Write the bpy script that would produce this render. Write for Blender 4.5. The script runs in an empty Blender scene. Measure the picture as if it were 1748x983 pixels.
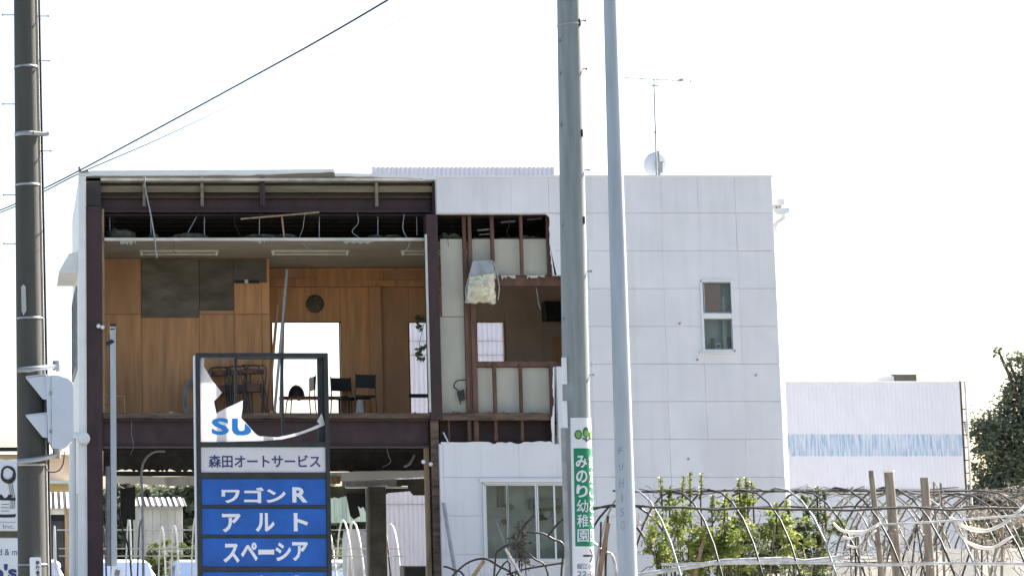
import bpy, math, random
from mathutils import Vector, noise as mnoise
R = random.Random(7)
scene = bpy.context.scene
# ---------------------------------------------------------------- camera, sky, sun, exposure
F, PX, CY, TAN, EYE = 3670.0, 30.0, 491.5, 0.1277, 1.5
TH = math.atan(TAN)
cd = bpy.data.cameras.new('camera'); cam = bpy.data.objects.new('camera', cd)
scene.collection.objects.link(cam); scene.camera = cam
cd.sensor_width = 36; cd.lens = F / 1748 * 36; cd.shift_x = (874 - PX) / 1748
cd.clip_end = 3000; cam.location = (0, 0, EYE); cam.rotation_euler = (math.pi / 2 + TH, 0, 0)
SUN_AZ, SUN_EL = math.radians(60), math.radians(37)
w = bpy.data.worlds.new('World'); scene.world = w; w.use_nodes = True
nt = w.node_tree; bg = nt.nodes['Background']
sky = nt.nodes.new('ShaderNodeTexSky'); sky.sky_type = 'NISHITA'; sky.sun_disc = False
sky.sun_elevation = SUN_EL; sky.sun_rotation = SUN_AZ; sky.air_density = 1.0; sky.dust_density = 3.0; sky.ozone_density = 1.0
nt.links.new(sky.outputs[0], bg.inputs[0]); bg.inputs[1].default_value = 0.075
sl = bpy.data.lights.new('sun', 'SUN'); sl.energy = 5.0; sl.angle = math.radians(0.5); sl.color = (1, .95, .87)
so = bpy.data.objects.new('sun', sl); scene.collection.objects.link(so)
sv = Vector((math.sin(SUN_AZ) * math.cos(SUN_EL), math.cos(SUN_AZ) * math.cos(SUN_EL), math.sin(SUN_EL)))
so.rotation_euler = sv.to_track_quat('Z', 'Y').to_euler(); so.location = sv * 60
vs = scene.view_settings; vs.view_transform = 'Standard'; vs.look = 'None'; vs.gamma = 1; vs.exposure = 2.1
scene.cycles.use_denoising = True; scene.cycles.max_bounces = 10; scene.cycles.diffuse_bounces = 5
scene.cycles.transparent_max_bounces = 16; scene.cycles.caustics_reflective = False; scene.cycles.caustics_refractive = False

# ---------------------------------------------------------------- helpers
C = scene.collection
def PZ(y, Y):
    s = (CY - y) / F
    return Y * (TAN + s) / (1 - s * TAN) + EYE
def PXX(x, y, Y):
    z = PZ(y, Y) - EYE
    return (x - PX) / F * (Y * math.cos(TH) + z * math.sin(TH))
def P(x, y, Y): return (PXX(x, y, Y), Y, PZ(y, Y))

class MB:
    def __init__(s): s.v = []; s.f = []; s.sm = []
    def add(s, vs, fs, smooth=False):
        b = len(s.v); s.v += [tuple(a) for a in vs]
        for f in fs: s.f.append([i + b for i in f]); s.sm.append(smooth)
        return s
    def box(s, x0, x1, y0, y1, z0, z1):
        x0, x1 = sorted((x0, x1)); y0, y1 = sorted((y0, y1)); z0, z1 = sorted((z0, z1))
        v = [(x, y, z) for z in (z0, z1) for y in (y0, y1) for x in (x0, x1)]
        return s.add(v, [(0, 2, 3, 1), (4, 5, 7, 6), (0, 1, 5, 4), (2, 6, 7, 3), (0, 4, 6, 2), (1, 3, 7, 5)])
    def cbox(s, x0, x1, y0, y1, z0, z1, c=.01):
        # box with all four vertical-plane front edges chamfered
        x0, x1 = sorted((x0, x1)); y0, y1 = sorted((y0, y1)); z0, z1 = sorted((z0, z1))
        c = min(c, (x1 - x0) / 3, (z1 - z0) / 3, (y1 - y0) / 2)
        a = [(x0, z0), (x1, z0), (x1, z1), (x0, z1)]
        i = [(x0 + c, z0 + c), (x1 - c, z0 + c), (x1 - c, z1 - c), (x0 + c, z1 - c)]
        v = [(x, y1, z) for x, z in a] + [(x, y0 + c, z) for x, z in a] + [(x, y0, z) for x, z in i]
        f = [(0, 3, 2, 1), (8, 9, 10, 11)]
        for k in range(4):
            n = (k + 1) % 4; f += [(k, n, 4 + n, 4 + k), (4 + k, 4 + n, 8 + n, 8 + k)]
        return s.add(v, f)
    def pb(s, x0, y0, x1, y1, Y, dep, c=None):
        "box whose front face at depth Y spans the given rectangle"
        ym = (y0 + y1) / 2
        a, b = PXX(x0, ym, Y), PXX(x1, ym, Y); z0, z1 = PZ(y1, Y), PZ(y0, Y)
        return s.cbox(a, b, Y, Y + dep, z0, z1, c) if c else s.box(a, b, Y, Y + dep, z0, z1)
    def prism(s, pts, y0, y1):
        n = len(pts)
        ar = sum(pts[i][0] * pts[(i + 1) % n][1] - pts[(i + 1) % n][0] * pts[i][1] for i in range(n))
        if ar < 0: pts = pts[::-1]
        v = [(x, y0, z) for x, z in pts] + [(x, y1, z) for x, z in pts]
        f = [tuple(range(n)), tuple(range(2 * n - 1, n - 1, -1))]
        f += [((i + 1) % n, i, n + i, n + (i + 1) % n) for i in range(n)]
        return s.add(v, f)
    def pp(s, pts, Y, dep): return s.prism([(PXX(x, y, Y), PZ(y, Y)) for x, y in pts], Y, Y + dep)
    def tube(s, pts, r, n=8, caps=True):
        pts = [Vector(p) for p in pts]; m = len(pts)
        rs = r if isinstance(r, (list, tuple)) else [r] * m
        rings = []; t0 = (pts[1] - pts[0]).normalized()
        u = t0.orthogonal().normalized()
        for k in range(m):
            t = (pts[min(k + 1, m - 1)] - pts[max(k - 1, 0)]).normalized()
            u = (u - t * u.dot(t)).normalized(); b = t.cross(u)
            rings.append([pts[k] + (u * math.cos(2 * math.pi * j / n) + b * math.sin(2 * math.pi * j / n)) * rs[k] for j in range(n)])
        v = [p for r_ in rings for p in r_]; f = []
        for k in range(m - 1):
            for j in range(n):
                a, b2 = k * n + j, k * n + (j + 1) % n; f.append((a, b2, b2 + n, a + n))
        s.add(v, f, True)
        if caps: s.add(rings[0], [tuple(range(n - 1, -1, -1))]); s.add(rings[-1], [tuple(range(n))])
        return s
    def lathe(s, prof, c, axis=(0, 0, 1), n=20):
        "prof: list of (radius, height) about axis at c"
        ax = Vector(axis).normalized(); u = ax.orthogonal().normalized(); b = ax.cross(u); c = Vector(c)
        v = [c + ax * h + (u * math.cos(2 * math.pi * j / n) + b * math.sin(2 * math.pi * j / n)) * max(r, 1e-4) for r, h in prof for j in range(n)]
        f = []
        for k in range(len(prof) - 1):
            for j in range(n):
                a, b2 = k * n + j, k * n + (j + 1) % n; f.append((a, b2, b2 + n, a + n))
        s.add(v, f, True); s.add(v[:n], [tuple(range(n - 1, -1, -1))]); s.add(v[-n:], [tuple(range(n))])
        return s
    def corr(s, p0, ux, uz, w, h, nrm, amp, pitch, rows=1, thick=.004):
        "corrugated sheet: origin p0, ribs run along uz"
        p0, ux, uz, nrm = map(Vector, (p0, ux, uz, nrm)); n = max(2, int(w / pitch)); pitch = w / n
        prof = []
        for k in range(n): prof += [((k) * pitch, 0), ((k + .25) * pitch, 0), ((k + .45) * pitch, amp), ((k + .8) * pitch, amp)]
        prof.append((w, 0)); m = len(prof)
        v = [p0 + ux * a + uz * (h * r / rows) + nrm * b for r in range(rows + 1) for a, b in prof]
        f = [(r * m + i, r * m + i + 1, (r + 1) * m + i + 1, (r + 1) * m + i) for r in range(rows) for i in range(m - 1)]
        return s.add(v, f)
    def build(s, name, mat, parent=None, loc=None, recalc=False):
        off = Vector(loc) if loc is not None else Vector((0, 0, 0))
        root = parent
        while root is not None:
            off = off + root.location if loc is None else off
            root = root.parent
        me = bpy.data.meshes.new(name)
        me.from_pydata([tuple(Vector(p) - off) for p in s.v], [], s.f); me.update()
        me.polygons.foreach_set('use_smooth', s.sm)
        for m in (mat if isinstance(mat, (list, tuple)) else [mat]): me.materials.append(M[m])
        o = bpy.data.objects.new(name, me); C.objects.link(o); o.parent = parent
        if loc is not None: o.location = loc
        return o

def tag(o, label=None, cat=None, group=None, kind=None):
    for k, val in (('label', label), ('category', cat), ('group', group), ('kind', kind)):
        if val: o[k] = val
    return o
def thing(name, loc, label, cat, group=None):
    o = bpy.data.objects.new(name, None); C.objects.link(o); o.location = loc; o.empty_display_size = .2
    return tag(o, label, cat, group)
def single(mb, name, mat, loc, label, cat, group=None):
    return tag(mb.build(name, mat, None, loc), label, cat, group)

# ---------------------------------------------------------------- materials
M = {}
def mat(name, col, rough=.7, metal=0, var=.12, scale=3., bump=.15, stretch=(1, 1, 1), col2=None, streak=0., streakcol=(.2, .19, .17), trans=0., alpha=1., spec=.4, rnd=0., fine=40., lo=.35, hi=.65):
    m = bpy.data.materials.new(name); m.use_nodes = True; M[name] = m
    n = m.node_tree.nodes; l = m.node_tree.links; b = n['Principled BSDF']
    g = n.new('ShaderNodeNewGeometry'); mp = n.new('ShaderNodeMapping'); mp.inputs['Scale'].default_value = stretch
    l.new(g.outputs['Position'], mp.inputs['Vector'])
    t = n.new('ShaderNodeTexNoise'); t.inputs['Scale'].default_value = scale; t.inputs['Detail'].default_value = 7; t.inputs['Roughness'].default_value = .6
    l.new(mp.outputs[0], t.inputs['Vector'])
    rp = n.new('ShaderNodeValToRGB'); rp.color_ramp.elements[0].position = lo; rp.color_ramp.elements[1].position = hi
    c2 = col2 or tuple(max(0, c * (1 - var * 2)) for c in col)
    rp.color_ramp.elements[0].color = (*c2, 1); rp.color_ramp.elements[1].color = (*col, 1)
    l.new(t.outputs[0], rp.inputs[0]); out = rp.outputs[0]
    if streak:
        mp2 = n.new('ShaderNodeMapping'); mp2.inputs['Scale'].default_value = (7, 7, .5); l.new(g.outputs['Position'], mp2.inputs['Vector'])
        t2 = n.new('ShaderNodeTexNoise'); t2.inputs['Scale'].default_value = 1.; t2.inputs['Detail'].default_value = 5; l.new(mp2.outputs[0], t2.inputs['Vector'])
        r2 = n.new('ShaderNodeValToRGB'); r2.color_ramp.elements[0].position = .5; r2.color_ramp.elements[1].position = .8
        r2.color_ramp.elements[0].color = (0, 0, 0, 1); r2.color_ramp.elements[1].color = (streak,) * 3 + (1,); l.new(t2.outputs[0], r2.inputs[0])
        mx = n.new('ShaderNodeMixRGB'); l.new(r2.outputs[0], mx.inputs[0]); l.new(out, mx.inputs[1]); mx.inputs[2].default_value = (*streakcol, 1); out = mx.outputs[0]
    if rnd:
        oi = n.new('ShaderNodeObjectInfo'); mr = n.new('ShaderNodeMapRange'); mr.inputs[3].default_value = 1 - rnd; mr.inputs[4].default_value = 1 + rnd * .4
        l.new(oi.outputs['Random'], mr.inputs[0]); mu = n.new('ShaderNodeMixRGB'); mu.blend_type = 'MULTIPLY'; mu.inputs[0].default_value = 1
        l.new(out, mu.inputs[1]); l.new(mr.outputs[0], mu.inputs[2]); out = mu.outputs[0]
    l.new(out, b.inputs['Base Color'])
    b.inputs['Roughness'].default_value = rough; b.inputs['Metallic'].default_value = metal; b.inputs['Specular IOR Level'].default_value = spec
    if bump:
        t3 = n.new('ShaderNodeTexNoise'); t3.inputs['Scale'].default_value = fine; t3.inputs['Detail'].default_value = 4; l.new(mp.outputs[0], t3.inputs['Vector'])
        bp = n.new('ShaderNodeBump'); bp.inputs['Strength'].default_value = bump; bp.inputs['Distance'].default_value = .01
        l.new(t3.outputs[0], bp.inputs['Height']); l.new(bp.outputs[0], b.inputs['Normal'])
    if trans:
        tr = n.new('ShaderNodeBsdfTranslucent'); l.new(out, tr.inputs[0]); ms = n.new('ShaderNodeMixShader'); ms.inputs[0].default_value = trans
        l.new(b.outputs[0], ms.inputs[1]); l.new(tr.outputs[0], ms.inputs[2]); l.new(ms.outputs[0], n['Material Output'].inputs[0])
    return m
mat('white_panel', (.79, .77, .785), .55, var=.05, scale=1.1, bump=.05, streak=.3, streakcol=(.5, .48, .44), rnd=.035)
mat('white_backing', (.80, .78, .78), .8)
mat('white_paint', (.80, .80, .79), .45, var=.05, streak=.2, streakcol=(.45, .42, .38))
mat('white_metal', (.78, .78, .77), .35, var=.04, bump=.03)
mat('rear_siding', (.64, .64, .71), .5, var=.02, bump=.0)
mat('maroon_steel', (.052, .023, .026), .55, var=.25, scale=4, bump=.2, col2=(.032, .016, .019), streak=.4, streakcol=(.07, .04, .03))
mat('dark_steel', (.035, .03, .03), .6, var=.3)
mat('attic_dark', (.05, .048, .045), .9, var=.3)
mat('olive_board', (.16, .14, .105), .85, var=.2, stretch=(.4, 1, 6), scale=4)
mat('purlin', (.22, .18, .13), .6, var=.2, stretch=(.5, 1, 5))
mat('ceiling_board', (.36, .33, .26), .85, var=.08, scale=2)
mat('ceiling_edge', (.62, .60, .55), .7)
mat('plywood', (.64, .32, .135), .5, var=.2, scale=4, stretch=(3.5, 3.5, .22), col2=(.46, .225, .09), bump=.05, rnd=.16, streak=.65, streakcol=(.20, .11, .06))
mat('plywood_dark', (.50, .265, .135), .6, var=.15, scale=3, stretch=(2, 2, .4), col2=(.41, .215, .108), bump=.05, rnd=.08)
mat('brown_shaded_wall', (.52, .375, .30), .75, var=.08, scale=2, rnd=.04)  # same plywood back wall further right, its dimmer light put into the colour
mat('grey_board', (.18, .155, .125), .85, var=.2, scale=2.0, stretch=(1, 1, 2.5), col2=(.085, .072, .055), rnd=.2, lo=.3, hi=.7)
mat('cream_board', (.55, .52, .435), .8, var=.06, scale=2, streak=.25, streakcol=(.33, .30, .22), rnd=.05)
mat('stud', (.17, .085, .058), .65, var=.25, scale=5, stretch=(2, 2, .5), streak=.3, streakcol=(.1, .05, .03))
mat('timber', (.38, .26, .16), .75, var=.25, scale=6, stretch=(4, 4, .4))
mat('floor_edge', (.17, .115, .08), .8, var=.35, scale=6, stretch=(.6, 1, 3))
mat('insulation', (.80, .75, .56), .95, var=.2, scale=14, bump=.8, fine=60)
mat('insulation_dirty', (.12, .112, .08), .95, var=.3, scale=10, bump=.8)
mat('galvanised', (.42, .43, .44), .45, .7, var=.15, scale=8)
mat('grey_metal', (.36, .37, .38), .5, .2, var=.15, scale=6)
mat('dark_olive', (.11, .10, .075), .8, var=.25)
mat('black', (.012, .012, .013), .55, var=.2)
mat('black_plastic', (.02, .02, .022), .4, var=.1)
mat('sign_frame', (.028, .034, .036), .5, var=.2, scale=6)
mat('sign_white', (.62, .61, .64), .35, var=.05, bump=.02)
mat('sign_film', (.88, .86, .86), .35, var=.03, bump=.02, trans=.5)
mat('sign_blue', (.014, .12, .50), .35, var=.16, scale=2.5, bump=.02, rnd=.08)
mat('letter_white', (.74, .74, .78), .4, var=.03, bump=0)
mat('letter_navy', (.035, .05, .16), .4, var=.05, bump=0)
mat('letter_blue', (.03, .27, .72), .4, var=.04, bump=0, trans=.2)
mat('letter_black', (.02, .02, .025), .5, var=.05, bump=0)
mat('letter_grey', (.22, .22, .26), .5, var=.05, bump=0)
mat('letter_faded', (.14, .17, .21), .6, var=.3, scale=40, bump=0, col2=(.36, .40, .45))
mat('sign_green', (.005, .22, .105), .4, var=.05, bump=0)
mat('leaf_logo', (.18, .42, .08), .4, var=.05, bump=0)
mat('leaf_logo_dark', (.03, .16, .05), .4, var=.05, bump=0)
mat('sign_sheet', (.78, .78, .79), .4, var=.03, bump=.02)
mat('board_blue_white', (.66, .69, .73), .45, var=.03, bump=.02)
mat('concrete_pole', (.30, .325, .325), .85, var=.1, scale=3, stretch=(5, 5, .35), col2=(.215, .235, .235), bump=.25, streak=.35, streakcol=(.18, .18, .155))
mat('concrete_pole_dark', (.08, .077, .068), .85, var=.1, scale=3, stretch=(5, 5, .35), col2=(.07, .068, .06), bump=.3, streak=.4, streakcol=(.14, .135, .12))
mat('steel_pole', (.42, .465, .51), .5, .1, var=.1, scale=3, stretch=(3, 3, .3), bump=.08, streak=.2, streakcol=(.45, .46, .46))
mat('signal_paint', (.62, .655, .72), .45, var=.04, bump=.03)
mat('cable', (.02, .02, .022), .6, var=.1)
mat('wood_post', (.36, .30, .235), .85, var=.25, scale=8, stretch=(3, 3, .4))
mat('pipe', (.075, .068, .06), .5, .3, var=.35, scale=12, col2=(.03, .026, .023))
mat('pipe_light', (.62, .62, .60), .3, .5, var=.2, scale=8)
mat('pipe_white', (.80, .80, .79), .35, var=.1)
mat('cloth', (.80, .78, .74), .9, var=.1, trans=.4)
mat('film', (.86, .83, .78), .6, var=.15, scale=3, trans=.55, col2=(.74, .70, .63))
mat('green_sheet', (.26, .34, .30), .5, var=.1, trans=.12, stretch=(4, 1, .3))
mat('bark', (.09, .07, .05), .9, var=.3, scale=8)
mat('leaf_dark', (.18, .20, .135), .6, var=.35, scale=1.2, trans=.35, bump=0, col2=(.08, .10, .06))
mat('leaf_mid', (.20, .23, .09), .55, var=.35, scale=4, trans=.42, bump=0, col2=(.055, .09, .025))
mat('leaf_bright', (.36, .38, .11), .5, var=.35, scale=5, trans=.5, bump=0, col2=(.15, .22, .04))
mat('leaf_dry', (.34, .30, .25), .8, var=.3, scale=6, trans=.25, bump=0)
mat('grass', (.10, .13, .04), .9, var=.4, scale=.8, col2=(.16, .14, .08))
mat('lot', (.36, .35, .325), .9, var=.2, scale=.9, bump=.3)
mat('asphalt', (.055, .055, .056), .9, var=.25, scale=1.5, bump=.4)
mat('kerb', (.36, .355, .34), .85, var=.2)
mat('pavement', (.30, .29, .28), .9, var=.2)
mat('road_paint', (.72, .72, .70), .7, var=.15, scale=6)
mat('peach_wall', (.66, .50, .38), .8, var=.06)
mat('roof_tile', (.07, .07, .075), .7, var=.2)
mat('shed_wall', (.60, .59, .57), .7, var=.12, scale=2, streak=.4)
mat('clear_sheet', (.78, .77, .74), .5, var=.15, trans=.3)
mat('car_white', (.78, .78, .77), .25, var=.02, bump=0, spec=.6)
mat('car_silver', (.45, .46, .47), .25, .5, var=.02, bump=0, spec=.6)
mat('tyre', (.02, .02, .02), .9, var=.1)
mat('red_vinyl', (.20, .035, .03), .5, var=.15)
mat('chair_metal', (.10, .095, .09), .4, .6, var=.2)
mat('lens_red', (.25, .02, .02), .25, var=.05, bump=0)
mat('lens_green', (.02, .2, .14), .25, var=.05, bump=0)
mat('rust', (.14, .085, .06), .85, var=.4, scale=10)
mat('curtain', (.58, .52, .43), .9, var=.15, stretch=(8, 1, .3), trans=.3)
mat('reddish_board', (.52, .25, .18), .7, var=.1)
mat('roof_membrane', (.45, .45, .44), .8, var=.2)
mat('worn_blue', (.54, .58, .68), .5, var=.05, scale=1., stretch=(30, 1, 2.2), col2=(.21, .34, .48), bump=.0, lo=.38, hi=.56)
mat('grey_blue_siding', (.52, .56, .62), .5, var=.08, stretch=(9, 1, .6))
def glass(name, col, a):
    m = bpy.data.materials.new(name); m.use_nodes = True; M[name] = m; n = m.node_tree.nodes; l = m.node_tree.links
    n.remove(n['Principled BSDF']); gl = n.new('ShaderNodeBsdfGlossy'); gl.inputs['Roughness'].default_value = .03; gl.inputs[0].default_value = (.9, .95, 1, 1)
    tr = n.new('ShaderNodeBsdfTransparent'); tr.inputs[0].default_value = (*col, 1); fr = n.new('ShaderNodeFresnel'); fr.inputs[0].default_value = a
    t = n.new('ShaderNodeTexNoise'); t.inputs['Scale'].default_value = 1.5; bp = n.new('ShaderNodeBump'); bp.inputs['Strength'].default_value = .05; l.new(t.outputs[0], bp.inputs['Height']); l.new(bp.outputs[0], gl.inputs['Normal'])
    mx = n.new('ShaderNodeMixShader'); l.new(fr.outputs[0], mx.inputs[0]); l.new(tr.outputs[0], mx.inputs[1]); l.new(gl.outputs[0], mx.inputs[2]); l.new(mx.outputs[0], n['Material Output'].inputs[0])
glass('window_glass', (.90, .94, .92), 1.45)
glass('car_glass', (.03, .035, .035), 1.35)

_fc = {}
def text_mesh(s, bold=0.):
    "flat triangulated mesh of a string, normalised to 0..1 in both directions"
    k = (s, bold)
    if k not in _fc:
        c = bpy.data.curves.new('t', 'FONT'); c.body = s; c.offset = bold; c.resolution_u = 3; c.size = 1
        o = bpy.data.objects.new('t', c); C.objects.link(o)
        dg = bpy.context.evaluated_depsgraph_get(); dg.update()
        m = bpy.data.meshes.new_from_object(o.evaluated_get(dg))
        vs_ = [tuple(v.co) for v in m.vertices]; fs = [tuple(p.vertices) for p in m.polygons]
        bpy.data.objects.remove(o); bpy.data.curves.remove(c); bpy.data.meshes.remove(m)
        x0 = min(v[0] for v in vs_); x1 = max(v[0] for v in vs_); y0 = min(v[1] for v in vs_); y1 = max(v[1] for v in vs_)
        _fc[k] = ([((v[0] - x0) / max(x1 - x0, 1e-6), (v[1] - y0) / max(y1 - y0, 1e-6)) for v in vs_], fs)
    return _fc[k]
def slice_mesh(vs_, fs, n=12):
    import bmesh
    bm = bmesh.new(); vv = [bm.verts.new((u, v, 0)) for u, v in vs_]
    for f in fs:
        try: bm.faces.new([vv[i] for i in f])
        except ValueError: pass
    for k in range(1, n):
        bmesh.ops.bisect_plane(bm, geom=bm.verts[:] + bm.edges[:] + bm.faces[:], plane_co=(k / n, 0, 0), plane_no=(1, 0, 0))
    bm.verts.index_update(); o = ([(v.co.x, v.co.y) for v in bm.verts], [tuple(v.index for v in f.verts) for f in bm.faces]); bm.free(); return o
def text_flat(mb, s, x0, y0, x1, y1, Y, bold=0.):
    vs_, fs = text_mesh(s, bold); ym = (y0 + y1) / 2
    a, b = PXX(x0, ym, Y), PXX(x1, ym, Y); z0, z1 = PZ(y1, Y), PZ(y0, Y)
    return mb.add([(a + (b - a) * u, Y, z0 + (z1 - z0) * v) for u, v in vs_], fs)

def leaves(mb, centres, n, size, rng, flat=.5):
    "n leaf quads scattered in ellipsoid clumps (cx,cy,cz,rx,ry,rz)"
    tot = sum(c[3] * c[4] * c[5] for c in centres) or 1
    for c in centres:
        for _ in range(max(3, int(n * c[3] * c[4] * c[5] / tot))):
            d = Vector((rng.gauss(0, .52), rng.gauss(0, .52), rng.gauss(0, .52)))
            p = Vector((c[0] + d.x * c[3], c[1] + d.y * c[4], c[2] + d.z * c[5]))
            a = Vector((rng.gauss(0, 1), rng.gauss(0, 1), rng.gauss(0, flat))).normalized(); b = a.orthogonal().normalized()
            b = (b * math.cos(1.3 * rng.random()) + a.cross(b) * math.sin(3 * rng.random())).normalized(); s = size * rng.uniform(.6, 1.3)
            mb.add([p - a * s, p + b * s * .45, p + a * s, p - b * s * .45], [(0, 1, 2, 3)])
    return mb
def bez(p, n=10):
    "smooth polyline through points (catmull-rom)"
    p = [Vector(q) for q in p]; o = []
    for i in range(len(p) - 1):
        a, b, c, d = p[max(i - 1, 0)], p[i], p[i + 1], p[min(i + 2, len(p) - 1)]
        for k in range(n):
            t = k / n; o.append(.5 * ((2 * b) + (c - a) * t + (2 * a - 5 * b + 4 * c - d) * t * t + (3 * b - a - 3 * c + d) * t ** 3))
    o.append(p[-1]); return o
def pbez(pts, Y, n=6):
    return bez([P(q[0], q[1], q[2] if len(q) > 2 else Y) for q in pts], n)

# ---------------------------------------------------------------- setting
tag(MB().add([(-900, -200, -.02), (900, -200, -.02), (900, 1800, -.02), (-900, 1800, -.02)], [(0, 1, 2, 3)]).build('ground', 'grass'), kind='structure')
tag(MB().box(-60, 60, 4, 19, -.2, -.012).build('road', 'asphalt'), kind='structure')
tag(MB().box(-60, 60, 22.5, 43, -.2, .004).build('concrete_lot', 'lot'), kind='structure')
pv = tag(MB().box(-60, 60, 19.16, 22.5, -.2, .12).build('pavement', 'pavement'), kind='structure')
kb = MB().box(0, .985, 19.0, 19.15, -.2, .125).build('kerb_stone', 'kerb', pv); kme = kb.data; kb.location.x = -12
for k in range(1, 36):
    o = bpy.data.objects.new('kerb_stone', kme); C.objects.link(o); o.parent = pv; o.location.x = -12 + k
tag(MB().box(-60, 60, -4, 3.85, -.2, .12).build('near_pavement', 'pavement'), kind='structure')
mk = MB()
for k in range(-8, 12): mk.box(k * 5, k * 5 + 3, 11.4, 11.55, -.02, -.008)
mk.box(-60, 60, 18.3, 18.45, -.02, -.008); mk.box(-60, 60, 4.5, 4.65, -.02, -.008)
tag(mk.build('road_marking', 'road_paint'), kind='structure')

# ---------------------------------------------------------------- the damaged building
D = 33.0
XL, XR = PXX(134, 300, D), PXX(1317, 303, D)
B = thing('damaged_building', (6.2, 35, 0), 'two-storey white building torn open, exposing maroon steel frame and plywood rooms', 'building')
YB = 36.3   # inside of back wall
ZR = PZ(301, D)
ZF = PZ(705, D)     # upper floor level
ZC = PZ(408, D)     # upper ceiling
PITCH = (XR - PXX(873, 340, D)) / 7
gx = [XR - PITCH * k for k in range(0, 22)][::-1]
rows_px = [303, 364, 428, 492.5, 557, 621, 685, 749.5, 814, 880, 946]
gz = [PZ(y, D) for y in rows_px]; st = gz[-2] - gz[-1]
while gz[-1] - st > .15: gz.append(gz[-1] - st)
gz.append(.01); gz = sorted(gz)
def rect(x0, y0, x1, y1): ym = (y0 + y1) / 2; return [PXX(x0, ym, D), PZ(y1, D), PXX(x1, ym, D), PZ(y0, D)]
X945, X752, X985 = PXX(946, 500, D), PXX(752, 850, D), PXX(990, 550, D)
XG = [g for g in gx if g > X985][0]
regions = [[XG, .01, XR, PZ(303, D)], [PXX(745, 335, D), PZ(365, D), XG, PZ(303, D)], [X945, PZ(470, D), XG, PZ(365, D)], [X985, PZ(625, D), XG, PZ(470, D)],
           [X945, PZ(757, D), XG, PZ(625, D)], [X752, .01, XG, PZ(757, D)]]
hole_up = rect(1198, 478, 1253, 600); hole_lo = rect(826, 823, 990, 958)
def sub(r, h):
    x0, z0, x1, z1 = r; a, b, c, d = h
    if a >= x1 or c <= x0 or b >= z1 or d <= z0: return [r]
    o = []
    if d < z1: o.append([x0, d, x1, z1]); z1 = d
    if b > z0: o.append([x0, z0, x1, b]); z0 = b
    if a > x0: o.append([x0, z0, a, z1])
    if c < x1: o.append([c, z0, x1, z1])
    return o
cells = []
for r in regions:
    for i in range(len(gx) - 1):
        for j in range(len(gz) - 1):
            q = [max(r[0], gx[i]), max(r[1], gz[j]), min(r[2], gx[i + 1]), min(r[3], gz[j + 1])]
            if q[2] - q[0] > .02 and q[3] - q[1] > .02: cells.append(q)
back = MB()
for r in regions:
    for t in sub(r, hole_up):
        for u in sub(t, hole_lo): back.box(u[0], u[2], D + .026, D + .1, u[1], u[3])
front = back.build('front_wall', 'white_backing', B)
pc = {}
for u in cells:
    wd, ht = u[2] - u[0] - .0012, u[3] - u[1] - .004; k = (round(wd, 3), round(ht, 3))
    cx, cz = (u[0] + u[2]) / 2, (u[1] + u[3]) / 2
    q = [u[0] + .0006, u[1] + .002, u[2] - .0006, u[3] - .002]; ps_ = [z for y in sub(q, hole_up) for z in sub(y, hole_lo)]
    if len(ps_) != 1 or ps_[0] != q:
        if not ps_: continue
        mb = MB()
        for z in ps_: mb.box(z[0] - cx, z[2] - cx, 0, .02, z[1] - cz, z[3] - cz)
        o = mb.build('wall_panel', 'white_panel', front, (0, 0, 0)); o.location = (cx - 6.2, D - 35, cz); continue
    if k not in pc:
        o = MB().cbox(-wd / 2, wd / 2, 0, .02, -ht / 2, ht / 2, .002).build('wall_panel', 'white_panel', front, (0, 0, 0)); pc[k] = o.data
    else:
        o = bpy.data.objects.new('wall_panel', pc[k]); C.objects.link(o); o.parent = front
    o.location = (cx - 6.2 + R.uniform(-.001, .001), D + R.uniform(-.003, .003) - 35, cz); o.rotation_euler = (R.gauss(0, .002), R.gauss(0, .0015), R.gauss(0, .002))
# torn edges of the cladding
def jag(pts, amp, n=6):
    o = []
    for i in range(len(pts)):
        a, b = pts[i], pts[(i + 1) % len(pts)]
        for k in range(n):
            t = k / n; j = amp if a[2] and k else 0
            o.append((a[0] + (b[0] - a[0]) * t + R.uniform(-j, j), a[1] + (b[1] - a[1]) * t + R.uniform(-j, j)))
    return o
for pts in ([(932, 364.5, 1), (938, 372, 1), (938, 410, 1), (941, 445, 1), (944, 468, 1), (953, 470.5, 0), (946.5, 470, 0), (946.5, 364.5, 0)],
            [(946.5, 625, 0), (944, 628, 1), (943, 660, 1), (946, 690, 1), (941, 716, 1), (943, 756, 0), (946.5, 757, 0)],
            [(753, 757.3, 0), (753, 754, 1), (834, 754, 1), (841, 757.3, 0)], [(846, 757.3, 0), (848, 755, 1), (874, 754.5, 1), (881, 757.3, 0)],
            [(888, 757.3, 0), (894, 754, 1), (938, 753, 1), (946, 757.3, 0)]):
    MB().pp(jag(pts, 1.0), D - .004, .022).build('torn_panel', 'white_panel', front)
# rust stains / scuffs on right wing are in the panel material; small fixings
for x, y in ((1290, 640), (1160, 552), (1190, 614), (1175, 783), (1120, 840)):
    MB().lathe([(.018, 0), (.018, -.012), (.01, -.02)], (PXX(x, y, D), D - .004, PZ(y, D)), (0, 1, 0), 8).build('fixing', 'grey_metal', front)
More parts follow.
